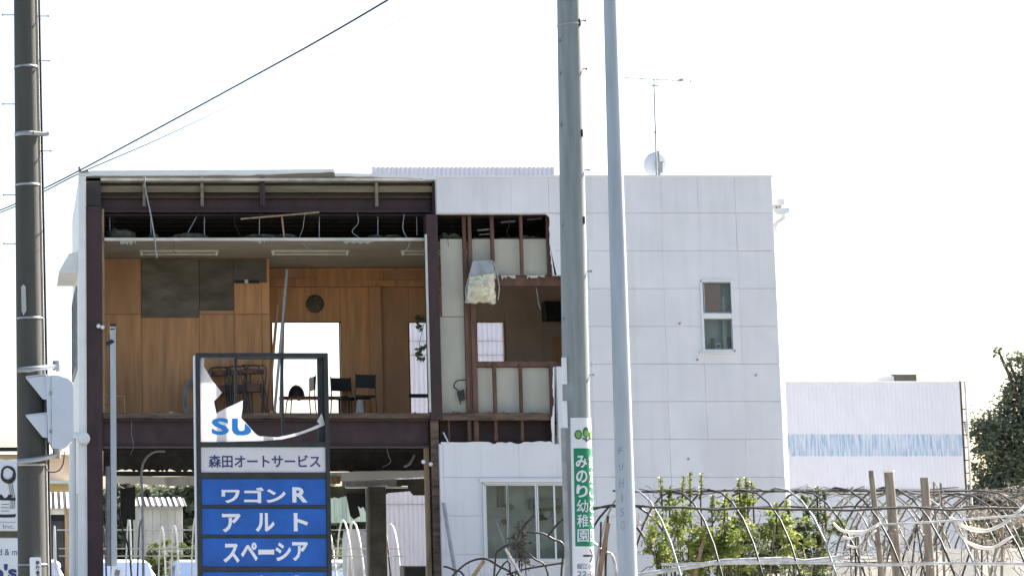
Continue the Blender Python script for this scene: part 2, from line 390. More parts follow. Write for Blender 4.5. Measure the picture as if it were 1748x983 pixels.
# roof edge flashing
def ragged(x0, x1, ya, yb, amp, n, seed=1):
    r = random.Random(seed); return [(x0 + (x1 - x0) * k / n, ya + (yb - ya) * k / n + r.uniform(-amp, amp)) for k in range(n + 1)]
MB().pp([(134, 291.5), (300, 290.5), (450, 289.8), (568, 288.8), (571, 290), (571, 293.5)] + ragged(566, 440, 293, 297.5, .6, 8) + ragged(430, 134, 298, 300, .5, 14, 2), D - .03, .07).build('roof_flashing', 'white_metal', B)
MB().pp([(571.5, 295.5), (640, 297), (745, 300)] + ragged(745, 705, 306, 305, 1.2, 9, 5) + ragged(700, 573, 304.5, 300, .6, 10, 3), D - .02, .06).build('roof_flashing', 'white_metal', B)
MB().box(PXX(745, 302, D), XR + .01, D - .015, D + .16, PZ(303.5, D), PZ(299.5, D)).build('parapet_cap', 'white_metal', B)
# roof deck and shell
MB().box(XL + .02, XR - .05, D + .12, 37.0, PZ(301, D) - .05, PZ(301, D) - .01).build('roof', 'roof_membrane', B)
sidew = MB()
wz = [(PZ(640, 34.9), PZ(500, 34.9))]
sidew.box(XL, XL + .12, 33.1, 33.9, .01, ZR - .06).box(XL, XL + .12, 36.4, 37, .01, ZR - .06).box(XL, XL + .12, 33.9, 36.4, wz[0][1], ZR - .06).box(XL, XL + .12, 33.9, 36.4, 2.6, wz[0][0]).box(XL, XL + .12, 34.8, 36.4, .01, 2.6)
sw = sidew.build('side_wall', 'white_paint', B)
for y0, y1 in ((33.92, 35.14), (35.16, 36.38)):
    wf = MB()
    z0, z1 = wz[0][0] + .01, wz[0][1] - .01
    wf.box(XL - .03, XL + .05, y0, y1, z0, z0 + .05).box(XL - .03, XL + .05, y0, y1, z1 - .05, z1).box(XL - .03, XL + .05, y0, y0 + .05, z0 + .05, z1 - .05).box(XL - .03, XL + .05, y1 - .05, y1, z0 + .05, z1 - .05)
    o = wf.build('side_window', 'grey_metal', B); MB().box(XL + .005, XL + .01, y0 + .05, y1 - .05, z0 + .05, z1 - .05).build('pane', 'window_glass', o)
MB().box(XR - .12, XR - .002, D + .102, 37, .01, ZR - .06).build('gable_wall', 'white_paint', B)
# corner trim with torn inner edge
MB().pp([(134, 300.5), (145.5, 300.5)] + ragged(145, 144.5, 310, 980, .9, 40, 8) + [(145, 1128), (135.5, 1128)], D - .012, .11).build('corner_trim', 'white_paint', B)
# awning on the side wall
aw = MB(); az = PZ(447, 34); zz = PZ(470, 34)
aw.prism([(XL - .001, az + .10), (XL - .14, az + .06), (XL - .30, zz), (XL - .30, zz - .02), (XL - .001, zz - .02)], 33.5, 35.2)
aw.build('awning', 'white_paint', B)
# downpipe at left corner with round junction
dp = MB().tube([(XL - .10, D + .25, .1), (XL - .10, D + .25, PZ(740, D))], .055, 10)
dp.lathe([(.10, -.04), (.105, 0), (.10, .09), (.06, .10)], (PXX(142, 749, D), D - .06, PZ(749, D)), (0, -1, 0), 18).tube([(XL - .1, D + .25, PZ(742, D)), (XL - .05, D + .05, PZ(742, D)), (PXX(142, 749, D), D - .05, PZ(749, D))], .05, 8)
dp.build('downpipe', 'white_metal', B)
# ---- steel frame
def hcol(x0, x1, y0, y1, Y, matn, name='steel_column', zb=None):
    ym = (y0 + y1) / 2; a, b = PXX(x0, ym, Y), PXX(x1, ym, Y); z1 = PZ(y0, Y); z0 = PZ(y1, Y) if zb is None else zb; c = (a + b) / 2
    return MB().box(a, b, Y, Y + .016, z0, z1).box(a, b, Y + .2, Y + .216, z0, z1).box(c - .006, c + .006, Y + .016, Y + .2, z0, z1).build(name, matn, B)
def hbeam(x0, x1, y0, y1, Y, matn, name='steel_beam'):
    ym = (y0 + y1) / 2; a, b = PXX(x0, ym, Y), PXX(x1, ym, Y); z0, z1 = PZ(y1, Y), PZ(y0, Y); c = Y + .09
    return MB().box(a, b, Y, Y + .18, z1 - .022, z1).box(a, b, Y, Y + .18, z0, z0 + .022).box(a, b, c, c + .012, z0 + .022, z1 - .022).build(name, matn, B)
hcol(148, 175, 352, 1000, 33.10, 'maroon_steel', zb=.01)
hcol(147, 172, 302, 351, 33.12, 'dark_steel')
hcol(731, 751, 366, 716, 33.06, 'maroon_steel')
hcol(738, 752, 300, 365, 33.14, 'maroon_steel')
hcol(738, 752, 717, 1000, 33.08, 'floor_edge', zb=.01)
MB().pb(727, 717, 734, 983, 33.2, .1).build('post', 'timber', B)
MB().pb(174.5, 357, 178.5, 706, 33.13, .03).build('jamb_trim', 'timber', B)
MB().pb(729, 400, 732.5, 703, 33.03, .05).build('jamb_trim', 'ceiling_edge', B)
hbeam(162, 737, 336, 362, 33.22, 'maroon_steel')
MB().pb(176, 366, 960, 368, 33.3, .1).build('attic_joist', 'dark_steel', B)
MB().pp([(146, 299), (440, 296), (560, 291.5), (571, 292.5), (572, 299), (745, 303), (745, 319), (146, 319)], 33.34, .05).build('insulation_board', 'olive_board', B)
MB().pb(150, 317.5, 742, 328, 33.24, .07).build('purlin', 'purlin', B)
MB().pb(150, 327.5, 742, 336.2, 33.36, .04).build('insulation_board', 'olive_board', B)
for x in (246, 345, 450, 243 + 400):
    MB().pb(x - 2.5, 302, x + 2.5, 352, 33.17, .05).build('bracket', 'purlin' if x != 450 else 'maroon_steel', B)
MB().pb(444, 302, 450, 350, 33.18, .06).build('bracket', 'maroon_steel', B)
# attic back wall and hangers
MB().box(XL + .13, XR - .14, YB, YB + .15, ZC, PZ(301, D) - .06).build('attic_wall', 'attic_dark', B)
for k in range(6): 
    zt = PZ(370, 33.5); MB().box(XL + .2, PXX(945, 380, D), 33.7 + .45 * k, 33.76 + .45 * k, zt, zt + .1).build('attic_joist', 'dark_steel', B)
for x, y0, y1 in ((187, 362, 406), (257, 362, 406), (349, 362, 405), (443, 362, 405), (545, 362, 405), (645, 362, 404), (711, 362, 402)):
    MB().tube([P(x, y0, 33.42), P(x + R.uniform(-1, 1), y1, 33.42)], .008, 5).build('hanger_rod', 'galvanised', B)
MB().tube([P(340, 362, 33.4), P(318, 402, 33.4)], .008, 5).build('hanger_rod', 'galvanised', B)
for x, wd, h in ((205, 40, 12), (262, 12, 6), (325, 45, 6), (452, 30, 5), (488, 28, 5), (430, 18, 5), (640, 20, 4), (668, 25, 4)):
    t = MB(); c = P(x, 407 - h * .3, 33.5); n = 14
    v = []; f = []
    for i in range(7):
        for j in range(n):
            th = math.pi * i / 6; ph = 2 * math.pi * j / n; d = Vector((math.sin(th) * math.cos(ph), math.sin(th) * math.sin(ph), math.cos(th)))
            d *= 1 + .35 * mnoise.noise(Vector((x, i * .8, 0)) + d * 3); v.append((c[0] + d.x * wd / 110 / 1.4, c[1] + d.y * .2, c[2] + d.z * h / 110))
    for i in range(6):
        for j in range(n): a = i * n + j; b = i * n + (j + 1) % n; f.append((a, a + n, b + n, b))
    t.add(v, f, True).build('insulation_tuft', 'insulation_dirty', B)
# fallen batten in the attic
MB().tube([P(411, 374, 33.05), P(545, 362.5, 33.1)], .018, 4).build('broken_batten', 'timber', B)
MB().tube([P(481, 369, 33.12), P(485, 405, 33.2)], .018, 4).build('broken_batten', 'timber', B)
MB().tube(pbez([(247, 290, 33), (248, 320), (256, 360), (263, 400), (268, 440)], 33.12), .012, 5).build('hanging_cable', 'grey_metal', B)
# ---- upper room
MB().pb(176, 406, 730, 411, 33.13, .03).build('ceiling_trim', 'ceiling_edge', B)
zc = PZ(411, 33.13)
MB().box(PXX(170, 410, 33.15), X945 + .3, 33.45, YB, zc + .005, zc + .03).build('ceiling', 'ceiling_board', B)
MB().box(PXX(176, 410, 33.15), PXX(730, 410, 33.15), 33.161, 33.449, zc + .005, zc + .03).build('ceiling', 'ceiling_board', B)
for x0, x1 in ((238, 374), (463, 597), (685, 800)):
    Y = 34.15; a, b = PXX(x0, 430, Y), PXX(x1, 430, Y); z = zc + .003
    L = MB().prism([(a, z), (b, z), (b, z - .03), (a, z - .03)], Y, Y + .12).build('ceiling_lamp', 'ceiling_edge', B)
    MB().tube([(a + .04, Y + .06, z - .06), (b - .04, Y + .06, z - .06)], .014, 8).build('tube', 'ceiling_edge', L)
    for xx in (a + .02, b - .05): MB().box(xx, xx + .03, Y + .03, Y + .09, z - .08, z - .031).build('lamp_holder', 'white_metal', L)
# left plywood partition at Y=35.1
YP = 35.1
zt = PZ(440, YP)
def xp(x, Y=YP): return PXX(x, 560, Y)
part = MB().box(xp(165), xp(460), YP + .02, YP + .1, ZF, zc).build('partition', 'plywood_dark', B)
xs = [165, 242, 340, 400, 447, 461]
for k in range(5):
    low = MB().cbox(xp(xs[k]) + .003, xp(xs[k + 1]) - .003, YP - .0, YP + .018, ZF, PZ(537, YP), .003).build('plywood_panel', 'plywood', part)
    MB().cbox(xp(xs[k]) + .003, xp(xs[k + 1]) - .003, YP - .0, YP + .018, PZ(535.5, YP), zc, .003).build('plywood_panel', 'plywood' if k > 2 else 'plywood_dark', part)
for x0, y0, x1, y1 in ((242, 441, 340, 542), (341, 441, 399, 530), (399.5, 441, 456, 482)):
    MB().cbox(xp(x0), xp(x1), YP - .03, YP - .003, PZ(y1, YP), min(PZ(y0, YP), zc - .02), .004).build('grey_board', 'grey_board', part)
MB().box(xp(401), xp(443), YP - .05, YP - .031, PZ(484, YP), PZ(479, YP)).build('rail', 'black', part)
MB().box(xp(418), xp(424), YP - .06, YP - .051, PZ(484.5, YP), PZ(478, YP)).build('clip', 'ceiling_edge', part)
MB().box(xp(172), xp(462), 33.4, YP - .04, zc - .04, zc - .002).build('cornice', 'dark_olive', part).location.y += 1.62
for o in [q for q in part.children if q.name.startswith('cornice')]: o.scale.y = .02
# ---- back wall with window openings (Y=36.3)
def xb(x): return PXX(x, 560, YB)
def zb(y): return PZ(y, YB)
ZL = ZF - .3
bw = MB()
segs = [(455, 440, 465, 740), (582, 440, 699, 740), (735, 440, 815, 740), (862, 440, 1000, 740)]
for x0, y0, x1, y1 in segs: bw.box(xb(x0), xb(x1), YB + .02, YB + .07, ZL, zc)
bw.box(xb(465), xb(582), YB + .02, YB + .07, zb(549), zc).box(xb(699), xb(735), YB + .02, YB + .07, zb(549), zc).box(xb(815), xb(862), YB + .02, YB + .07, zb(550), zc)
bw.box(xb(699), xb(735), YB + .02, YB + .07, ZL, zb(722)).box(xb(815), xb(862), YB + .02, YB + .07, ZL, zb(618)).box(xb(465), xb(582), YB + .02, YB + .07, ZL, zb(735))
bw.box(XL + .13, xb(455), YB + .02, YB + .07, ZL, zc).box(xb(1000), XR - .13, YB + .02, YB + .07, 0.01, zc)
backw = bw.build('back_wall', 'white_backing', B)
bz = zb(490)
for x0, y0, x1, y1, m in ((455, 491, 465, 740, 'plywood'), (465, 491, 582, 549, 'plywood'), (582.2, 491, 631, 740, 'plywood'), (649, 491, 699, 740, 'plywood_dark'), (699.2, 491, 735, 549, 'plywood_dark'), (735.2, 491, 800, 740, 'brown_shaded_wall'),
                      (800.2, 470, 814.8, 740, 'brown_shaded_wall'), (815, 470, 862, 549.8, 'brown_shaded_wall'), (862.2, 470, 925, 740, 'brown_shaded_wall'), (925.2, 470, 1000, 740, 'brown_shaded_wall'), (815, 618.2, 862, 740, 'brown_shaded_wall')):  # boards go from orange to brown rightwards: shade put into the materials
    MB().cbox(xb(x0), xb(x1), YB, YB + .018, max(zb(y1), ZL), min(zb(y0), zc - .005), .002).build('wall_board', m, backw)
for x0, x1, m in ((456, 520, 'plywood_dark'), (520, 655, 'plywood'), (655, 800, 'plywood_dark')):
    MB().cbox(xb(x0) + .002, xb(x1) - .002, YB - .05, YB + .017, zb(490.2), min(zb(458), zc - .002), .003).build('wall_board', m, backw)
for x0, y0, x1, y1 in ((535, 447, 735, 462), (455, 476, 541, 490), (625, 479, 735, 490)):
    MB().cbox(xb(x0), xb(x1), YB - .075, YB - .051, zb(y1), min(zb(y0), zc - .003), .003).build('batten', 'plywood', backw)
MB().cbox(xb(630), xb(649.5), YB - .12, YB + .017, ZF, bz - .002, .004).build('pilaster', 'plywood_dark', backw)
# exhaust fan
fx = MB().lathe([(.15, 0), (.15, -.05), (.13, -.06)], (xb(538), YB - .002, zb(519)), (0, 1, 0), 20).build('exhaust_fan', 'dark_olive', backw)
fb = MB()
for k in range(5):
    a = k * 2 * math.pi / 5; c0 = Vector((xb(538), YB - .075, zb(519)))
    e1 = Vector((math.cos(a), 0, math.sin(a))); e2 = Vector((math.cos(a + .7), 0, math.sin(a + .7)))
    fb.add([c0, c0 + e1 * .115, c0 + (e1 + e2).normalized() * .12 + Vector((0, -.02, 0)), c0 + e2 * .09 + Vector((0, -.03, 0))], [(0, 1, 2, 3)])
o = fb.build('fan_blade', 'grey_board', backw); 
# window frames in back wall
def wframe(x0, y0, x1, y1, m='stud', t=2.0, sill=None):
    o = MB().pb(x0 - t, y0 - t, x1 + t, y0, YB - .02, .1).pb(x0 - t, y0, x0, y1, YB - .02, .1).pb(x1, y0, x1 + t, y1, YB - .02, .1)
    if sill: o.pb(x0 - t, y1, x1 + t, y1 + t, YB - .02, .1)
    return o.build('window_frame', m, backw)
wframe(815, 550, 860.5, 617.5, 'timber', 1.5, True); wframe(466, 550, 581, 720, 'stud', 1.3); wframe(700, 550, 734, 716, 'stud', 1.3)
MB().pb(699, 672, 734, 678, YB - .03, .1).build('window_rail', 'dark_steel', backw)
# dark wall unit
MB().pb(930, 514, 962, 547, YB - .22, .21, .02).build('wall_speaker', 'black_plastic', B)
MB().pb(944, 575, 960, 617, YB - .06, .05, .01).build('door_leaf', 'plywood_dark', B)
# leaning timbers
for a, b, r, m in (((490, 460, 34.3), (467, 722, 34.0), .028, 'grey_metal'), ((484, 505, 34.5), (479, 722, 34.1), .034, 'timber'), ((474, 520, 35.3), (456, 722, 35.0), .03, 'plywood_dark')):
    MB().tube([P(*a), P(*b)], r, 4).build('leaning_timber', m, B)
# ---- floor
MB().box(XL + .14, X945 - .02, 33.12, YB, ZF - .09, ZF).build('floor_slab', 'floor_edge', B)
MB().pb(176, 704.5, 735, 714, 33.07, .05, .006).build('floor_trim', 'floor_edge', B)
MB().pb(752, 704, 945, 717, 33.07, .05, .006).build('floor_trim', 'floor_edge', B)
hbeam(176, 733, 716, 763, 33.1, 'maroon_steel')
hbeam(753, 944, 717, 760, 33.3, 'maroon_steel')
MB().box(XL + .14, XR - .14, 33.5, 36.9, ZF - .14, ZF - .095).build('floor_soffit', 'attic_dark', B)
for k in range(4):
    zb0 = PZ(772, 33.5 + .8 * k); MB().box(XL + .2, X945, 33.6 + .8 * k, 33.68 + .8 * k, ZF - .42, ZF - .145).build('floor_joist', 'dark_steel', B)
# hanging debris under the floor (rear)
YR = 36.85
def zr(y): return PZ(y, YR)
def xr(x): return PXX(x, 800, YR)
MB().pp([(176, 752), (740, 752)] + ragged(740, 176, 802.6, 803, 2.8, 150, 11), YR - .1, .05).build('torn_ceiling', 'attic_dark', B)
MB().pb(176, 804, 560, 812, YR, .08).build('rear_lintel', 'dark_steel', B)
MB().pp([(195, 811.5), (282, 813.5), (282, 829)] + ragged(278, 195, 828, 824, 1.3, 12, 3), YR - .03, .02).build('rear_fascia', 'white_paint', B)
MB().pp([(280, 813.5), (336, 812), (336, 828), (283, 829)], YR - .06, .02).build('rear_fascia', 'shed_wall', B)
MB().pb(556, 795, 735, 804, YR - .05, .1).build('rear_lintel', 'dark_olive', B)
MB().pp([(562, 806), (600, 805)] + ragged(603, 732, 804.5, 802, .5, 9, 4) + ragged(732, 563, 814, 822, .9, 14, 9), YR - .12, .02).build('rear_fascia', 'white_paint', B)
MB().pp([(562, 812), (582, 812), (581, 825), (563, 826)], YR - .2, .03).build('broken_board', 'timber', B)
MB().pp([(584, 820), (677, 817), (677, 828), (584, 830)], YR - .1, .02).build('broken_board', 'grey_metal', B)
MB().tube([P(590, 831, 36.4), P(696, 831, 36.4)], .02, 6).build('broken_batten', 'white_paint', B)
MB().pp([(676, 818), (733, 816), (733, 845), (706, 845), (700, 838), (662, 841), (662, 829)], YR - .06, .03).build('broken_board', 'dark_olive', B)
MB().pp([(563, 830), (662, 830), (662, 842), (640, 848)] + ragged(632, 565, 845, 850, 2, 10, 13), YR - .02, .04).build('broken_board', 'dark_olive', B)
MB().pp([(591, 842), (634, 842), (633, 875)] + ragged(627, 611, 872, 862, 3, 6, 2) + [(615, 880), (604, 886), (598, 880)] + ragged(597, 592, 872, 850, 2, 4, 6), YR - .1, .03).build('broken_board', 'black', B)
MB().pp([(205, 834), (231, 830), (231, 887), (206, 885)], YR - .3, .03).build('broken_board', 'black', B)
MB().pb(632, 831, 662, 1126, 36.3, .28, .01).build('rear_pillar', 'dark_olive', B)
MB().pb(627, 831, 633.5, 1126, 36.4, .04).build('pillar_trim', 'grey_metal', B)
MB().pb(181, 795, 191, 965, 33.5, .1, .01).build('conduit_box', 'grey_metal', B)
MB().tube(pbez([(282, 769.5), (262, 771), (246, 786), (241, 815), (243, 860), (246, 1130)], 34.2), [.02] * 31, 6).build('bent_conduit', 'grey_metal', B)
MB().tube(pbez([(203, 870), (208, 900), (222, 955), (232, 1130)], 33.6), .014, 5).build('hanging_cable', 'cable', B)
MB().tube(pbez([(707, 776), (700, 790), (690, 796)], 34.2), .02, 5).build('bent_conduit', 'grey_metal', B)
for x, y, Y in ((722, 788, 33.1), (734.5, 792, 33.1), (168, 557, 33.08), (175, 559, 33.08)):
    MB().lathe([(.005, 0), (.03, -.01), (.035, -.04), (.02, -.06)], P(x, y, Y), (0, 1, 0), 10).build('insulator', 'white_metal', B)
# bent rail in upper opening
MB().tube([P(178, 676, 33.35), P(212, 676, 33.35), P(212, 706, 33.35)], .012, 6).tube([P(178, 690, 33.35), P(200, 690, 33.35)], .01, 6).build('small_rail', 'timber', B)
# ---- middle bay: studs, cream boards, opening
YM = 33.26
for x0, y0, x1, y1 in ((753, 408, 797, 540), (753, 541, 797, 706), (806, 408, 838, 470), (843.5, 408, 888, 470), (893, 408, 936, 470), (815, 627, 842, 706), (848, 627, 888, 706), (892, 627, 941, 706)):
    MB().pb(x0, y0, x1, y1, YM, .02, .003).build('cream_board', 'cream_board', B)
for x0, y0, x1, y1, Y in ((794, 366, 800, 752, 33.18), (800.5, 366, 806, 520, 33.14), (806, 480, 814.5, 752, 33.16), (838, 366, 844, 471, 33.15), (843, 622, 848.5, 752, 33.15), (888, 366, 893, 471, 33.15), (888, 622, 893, 752, 33.15), (934, 366, 940, 470, 33.17), (940, 622, 946, 752, 33.17), (765, 712, 768, 752, 33.19)):
    MB().pb(x0, y0, x1, y1, Y, .06, .004).build('stud', 'stud', B)
MB().pb(814, 471, 975, 488, 33.2, .12, .006).build('lintel', 'stud', B)
MB().pb(814, 616.5, 975, 626, 33.2, .12, .006).build('sill', 'stud', B)
MB().pb(752, 363, 940, 369, 33.16, .1).build('top_plate', 'maroon_steel', B)
for x0, x1, h in ((756, 790, 10), (808, 835, 3), (850, 885, 3), (893, 932, 6)):
    MB().pp([(x0, 408)] + ragged(x0, x1, 408 - h, 407 - h / 3, h * .4, 7, int(x0)) + [(x1, 408)], 33.35, .3).build('insulation_tuft', 'insulation_dirty', B)
for x0, y0, x1, y1 in ((815, 392, 835, 395), (818, 400, 836, 402), (855, 378, 880, 381), (900, 374, 925, 376)):
    MB().pp([(x0, y0), (x1, y0 - 2), (x1, y1 - 2), (x0, y1)], 33.6, .02).build('attic_scrap', 'grey_metal', B)
# hanging insulation bag with metal box
MB().pp([(806, 446), (841, 444), (848, 476), (801, 478)], 33.02, .08).build('hanging_duct', 'galvanised', B)
ib = MB(); n = 12; v = []
for j in range(n + 1):
    for i in range(n + 1):
        u, t = i / n, j / n; xl = 801 - 6 * t; xr_ = 844 + 3 * t
        e = math.sin(math.pi * u) * math.sin(math.pi * min(1, t * .9 + .1)); q = mnoise.noise(Vector((u * 5, t * 5, 1))); q2 = mnoise.noise(Vector((u * 11, t * 11, 4)))
        v.append(P(xl + (xr_ - xl) * u + q * 2 * (1 if 0 < i < n else .8), 473 + 44 * t + q * 3 - (7 * u if j == 0 else 0), 33.0 - .16 * e - .05 * q - .03 * q2))
b0 = len(v); v += [(p[0], 33.06, p[2]) for p in v]
f = [(j * (n + 1) + i, j * (n + 1) + i + 1, (j + 1) * (n + 1) + i + 1, (j + 1) * (n + 1) + i) for j in range(n) for i in range(n)]
f += [tuple(reversed([k + b0 for k in q])) for q in f]
rim = [i for i in range(n + 1)] + [j * (n + 1) + n for j in range(1, n + 1)] + [n * (n + 1) + i for i in range(n - 1, -1, -1)] + [j * (n + 1) for j in range(n - 1, 0, -1)]
f += [(rim[k], rim[(k + 1) % len(rim)], rim[(k + 1) % len(rim)] + b0, rim[k] + b0) for k in range(len(rim))]
ib.add(v, f, True).build('hanging_insulation', 'insulation', B)
MB().tube(pbez([(808, 446), (801, 470), (795, 495), (797, 515)], 33.0), .01, 5).tube(pbez([(842, 446), (848, 465), (852, 490), (850, 512)], 33.0), .01, 5).build('hanging_wire', 'galvanised', B)
MB().tube(pbez([(795, 648), (780, 650), (775, 660), (783, 668), (786, 690)], 33.2), .01, 5).pp([(781, 668), (792, 664), (794, 682), (785, 684)], 33.18, .05).build('hanging_socket', 'black_plastic', B)
MB().tube([P(757, 738, 33.1), P(766, 756, 32.96)], .012, 5).build('broken_batten', 'white_paint', B)
r8 = random.Random(31)
for k in range(26):
    x = r8.uniform(180, 940); y = 704.5; s_ = r8.uniform(1.5, 5)
    MB().pp([(x - s_, y), (x - s_ * r8.uniform(.3, 1), y - s_ * r8.uniform(.3, 1)), (x + s_ * r8.uniform(-.2, .6), y - s_ * r8.uniform(.4, 1.1)), (x + s_, y - s_ * .2), (x + s_, y)], 33.1 + r8.uniform(0, .15), .06).build('debris', r8.choice(('cream_board', 'grey_board', 'timber', 'plywood_dark')), B)
for x, y, l in ((196, 364, 60), (300, 410, 22), (402, 364, 44), (520, 366, 58), (610, 364, 42), (690, 366, 66), (768, 368, 52), (866, 368, 40), (915, 488, 40), (560, 763, 26), (660, 763, 34), (300, 763, 30), (225, 716, 60)):
    MB().tube(pbez([(x, y), (x + r8.uniform(-4, 4), y + l * .4), (x + r8.uniform(-9, 9), y + l * .75), (x + r8.uniform(-10, 10), y + l)], 33.16 + r8.uniform(0, .15), 4), r8.choice((.004, .006, .008)), 4).build('hanging_cable', r8.choice(('cable', 'grey_metal', 'cable')), B)
for x0, x1, y, h in ((205, 232, 411, 7), (430, 452, 411, 5), (585, 640, 411, 6), (855, 880, 470, 6), (900, 930, 470, 5), (760, 790, 706, 4)):
    MB().pp([(x0, y)] + ragged(x0, x1, y + h * .7, y + h * .5, h * .6, 9, int(x0)) + [(x1, y)], 33.12, .012).build('torn_lining', 'cream_board' if x0 > 750 else 'ceiling_board', B)
# ---- right wing window
def frame(name, x0, y0, x1, y1, Y, t, m, parent, dep=.08):
    return MB().pb(x0, y0, x1, y0 + t, Y, dep).pb(x0, y1 - t, x1, y1, Y, dep).pb(x0, y0 + t, x0 + t, y1 - t, Y + .001, dep).pb(x1 - t, y0 + t, x1, y1 - t, Y + .001, dep).build(name, m, parent)
wu = frame('window', 1198, 478, 1253, 600, D - .03, 3.2, 'white_metal', B)
MB().pb(1201, 534.5, 1250, 543.5, D - .028, .07, .008).build('transom', 'white_metal', wu)
for y0, y1 in ((481, 535), (543, 597)):
    s_ = frame('sash', 1201, y0, 1250.5, y1, D - .012, 2.2, 'grey_metal', wu, .04)
    MB().pb(1203, y0 + 2, 1248.5, y1 - 2, D + .01, .005).build('pane', 'window_glass', s_)
MB().pb(1195, 600.5, 1256, 603, D - .05, .1).build('window_sill', 'white_metal', wu)
MB().pb(1190, 465, 1262, 612, D + .3, .05).build('inner_wall', 'shed_wall', B)
MB().pb(1200, 480, 1231, 536, D + .07, .04, .01).build('cabinet', 'reddish_board', B)
MB().pb(1233.5, 507, 1240, 600, D + .14, .05).build('inner_post', 'ceiling_edge', B)
MB().pb(1242, 575, 1256, 606, D + .12, .1, .02).build('inner_box', 'black', B)
MB().box(PXX(1195, 550, D), PXX(1260, 550, D), D + .1, D + .33, PZ(603, D), PZ(599, D)).build('inner_shelf', 'grey_board', B)
MB().pb(1214.5, 577, 1220.5, 597, D + .12, .04, .01).build('red_carton', 'red_vinyl', B)
rd_ = MB().pb(1221.5, 585, 1231, 597, D + .12, .05, .01).build('white_clock', 'white_metal', B)
MB().lathe([(.03, 0), (.03, -.006)], P(1226, 590.5, D + .115), (0, 1, 0), 12).build('dial', 'grey_board', rd_)
# right hand gutter hopper and downpipe
Yg = 33.12
gt = MB().pb(1319, 337, 1341, 351, Yg, .35, .02).pp([(1320, 357), (1349, 354), (1347, 363), (1338, 366), (1326, 366)], Yg, .3)
for k in range(3): gt.pb(1321 + k * 6, 350, 1324 + k * 6, 358, Yg + .05, .1)
gt.tube(pbez([(1336, 365), (1337, 373), (1330, 378), (1323.5, 384), (1323.5, 395)], Yg + .1), .035, 8)
gt.build('gutter', 'white_metal', B)
zq = PZ(392, Yg + .1); xq = PXX(1323.5, 392, Yg + .1)
MB().tube([(xq, Yg + .1, .02), (xq, Yg + .1, zq)], .04, 10).build('downpipe', 'white_metal', B)
# ---- lower window
wl = frame('window', 826, 823, 990, 958, D - .03, 2.6, 'white_metal', B)
MB().pb(820, 817.5, 992, 822.5, D - .06, .1).build('window_head', 'white_metal', wl)
for x0, x1 in ((829, 868), (866.5, 917), (918, 988)):
    s_ = frame('sash', x0, 826, x1, 955, D - .005, 2.2, 'white_metal', wl, .04)
    MB().pb(x0 + 2, 828, x1 - 2, 953, D + .012, .005).build('pane', 'window_glass', s_)
MB().pb(946, 826, 949, 955, D, .03).build('mullion', 'white_metal', wl)
MB().pb(815, 810, 1000, 1120, D + .45, .05).build('inner_wall', 'shed_wall', B)
cu = MB(); n = 16; v = []
for k in range(n + 1): v += [P(846 + 14 * k / n, 826, D + .12 + .03 * math.sin(k * 2.2)), P(847 + 13 * k / n, 866, D + .12 + .03 * math.sin(k * 2.2))]
cu.add(v, [(2 * k, 2 * k + 1, 2 * k + 3, 2 * k + 2) for k in range(n)], True).build('curtain', 'curtain', B)
r5 = random.Random(5)
for k in range(16):
    x, y = r5.uniform(855, 960), r5.uniform(862, 952); s_ = r5.uniform(3, 11)
    MB().pp([(x - s_, y + r5.uniform(-2, 2)), (x, y - s_ * .5), (x + s_, y - r5.uniform(-2, 3)), (x + s_ * .7, y + s_ * .6), (x - s_ * .5, y + s_ * .7)], D + .1 + .035 * (k % 8), .03).build('indoor_clutter', ['shed_wall', 'timber', 'curtain', 'grey_board'][k % 4], B)
MB().pb(905, 851, 960, 868, D + .3, .14, .02).build('indoor_counter', 'curtain', B)

# ---------------------------------------------------------------- roof items
YA = 34.3
dz = P(1120.5, 281, YA); zroof = PZ(301, D) - .01
dish = thing('satellite_dish', (dz[0], YA, zroof), 'round pale satellite dish on the white roof edge', 'satellite dish')
MB().lathe([(.02, .06), (.10, .045), (.17, .015), (.205, -.015), (.208, -.02), (.17, .005), (.10, .033), (.0, .05)][::-1], (dz[0], YA, dz[2]), (.1, -1, -.25), 28).build('reflector', 'signal_paint', dish)
MB().box(dz[0] - .03, dz[0] + .05, YA - .16, YA - .06, dz[2] - .16, dz[2] + .0).box(dz[0] - .04, dz[0] + .06, YA - .18, YA - .05, dz[2] - .0, dz[2] + .02).build('mount', 'grey_metal', dish)
MB().tube([(dz[0] + .01, YA - .1, zroof), (dz[0] + .01, YA - .1, dz[2] + .2)], .022, 8).build('mast', 'grey_metal', dish)
MB().tube([(dz[0], YA + .02, dz[2] - .15), (dz[0], YA + .35, dz[2] + .05)], .012, 6).build('feed_arm', 'grey_metal', dish)
ya = YA - .3; a0 = P(1121, 300, ya); a1 = P(1116.5, 146, ya)
ant = thing('television_antenna', (a0[0], ya, zroof), 'thin television antenna mast with long boom above the satellite dish', 'antenna')
MB().tube([(a0[0], ya, zroof), a1], [.016, .011], 6).tube([P(1119, 225, ya), P(1119, 228, ya)], .022, 6).build('mast', 'grey_metal', ant)
boom = MB().tube([P(1064, 133, ya), P(1182, 139.5, ya)], .008, 5).tube([P(1110, 146, ya), P(1124, 146.5, ya)], .012, 5).tube([a1, P(1116.3, 136.5, ya)], .011, 5).build('boom', 'galvanised', ant)
for k, x in enumerate((1070, 1082, 1095, 1108, 1122, 1136, 1150, 1163)):
    c = Vector(P(x, 133.3 + (x - 1064) * .055, ya)); MB().tube([c - Vector((0, .22, 0)), c + Vector((0, .22, 0))], .004, 4).build('element', 'galvanised', ant)
MB().pp([(1158, 136), (1166, 133.5), (1166, 137), (1160, 139)], ya - .03, .06).build('feed_box', 'grey_metal', ant)
c = Vector(P(1178, 139, ya))
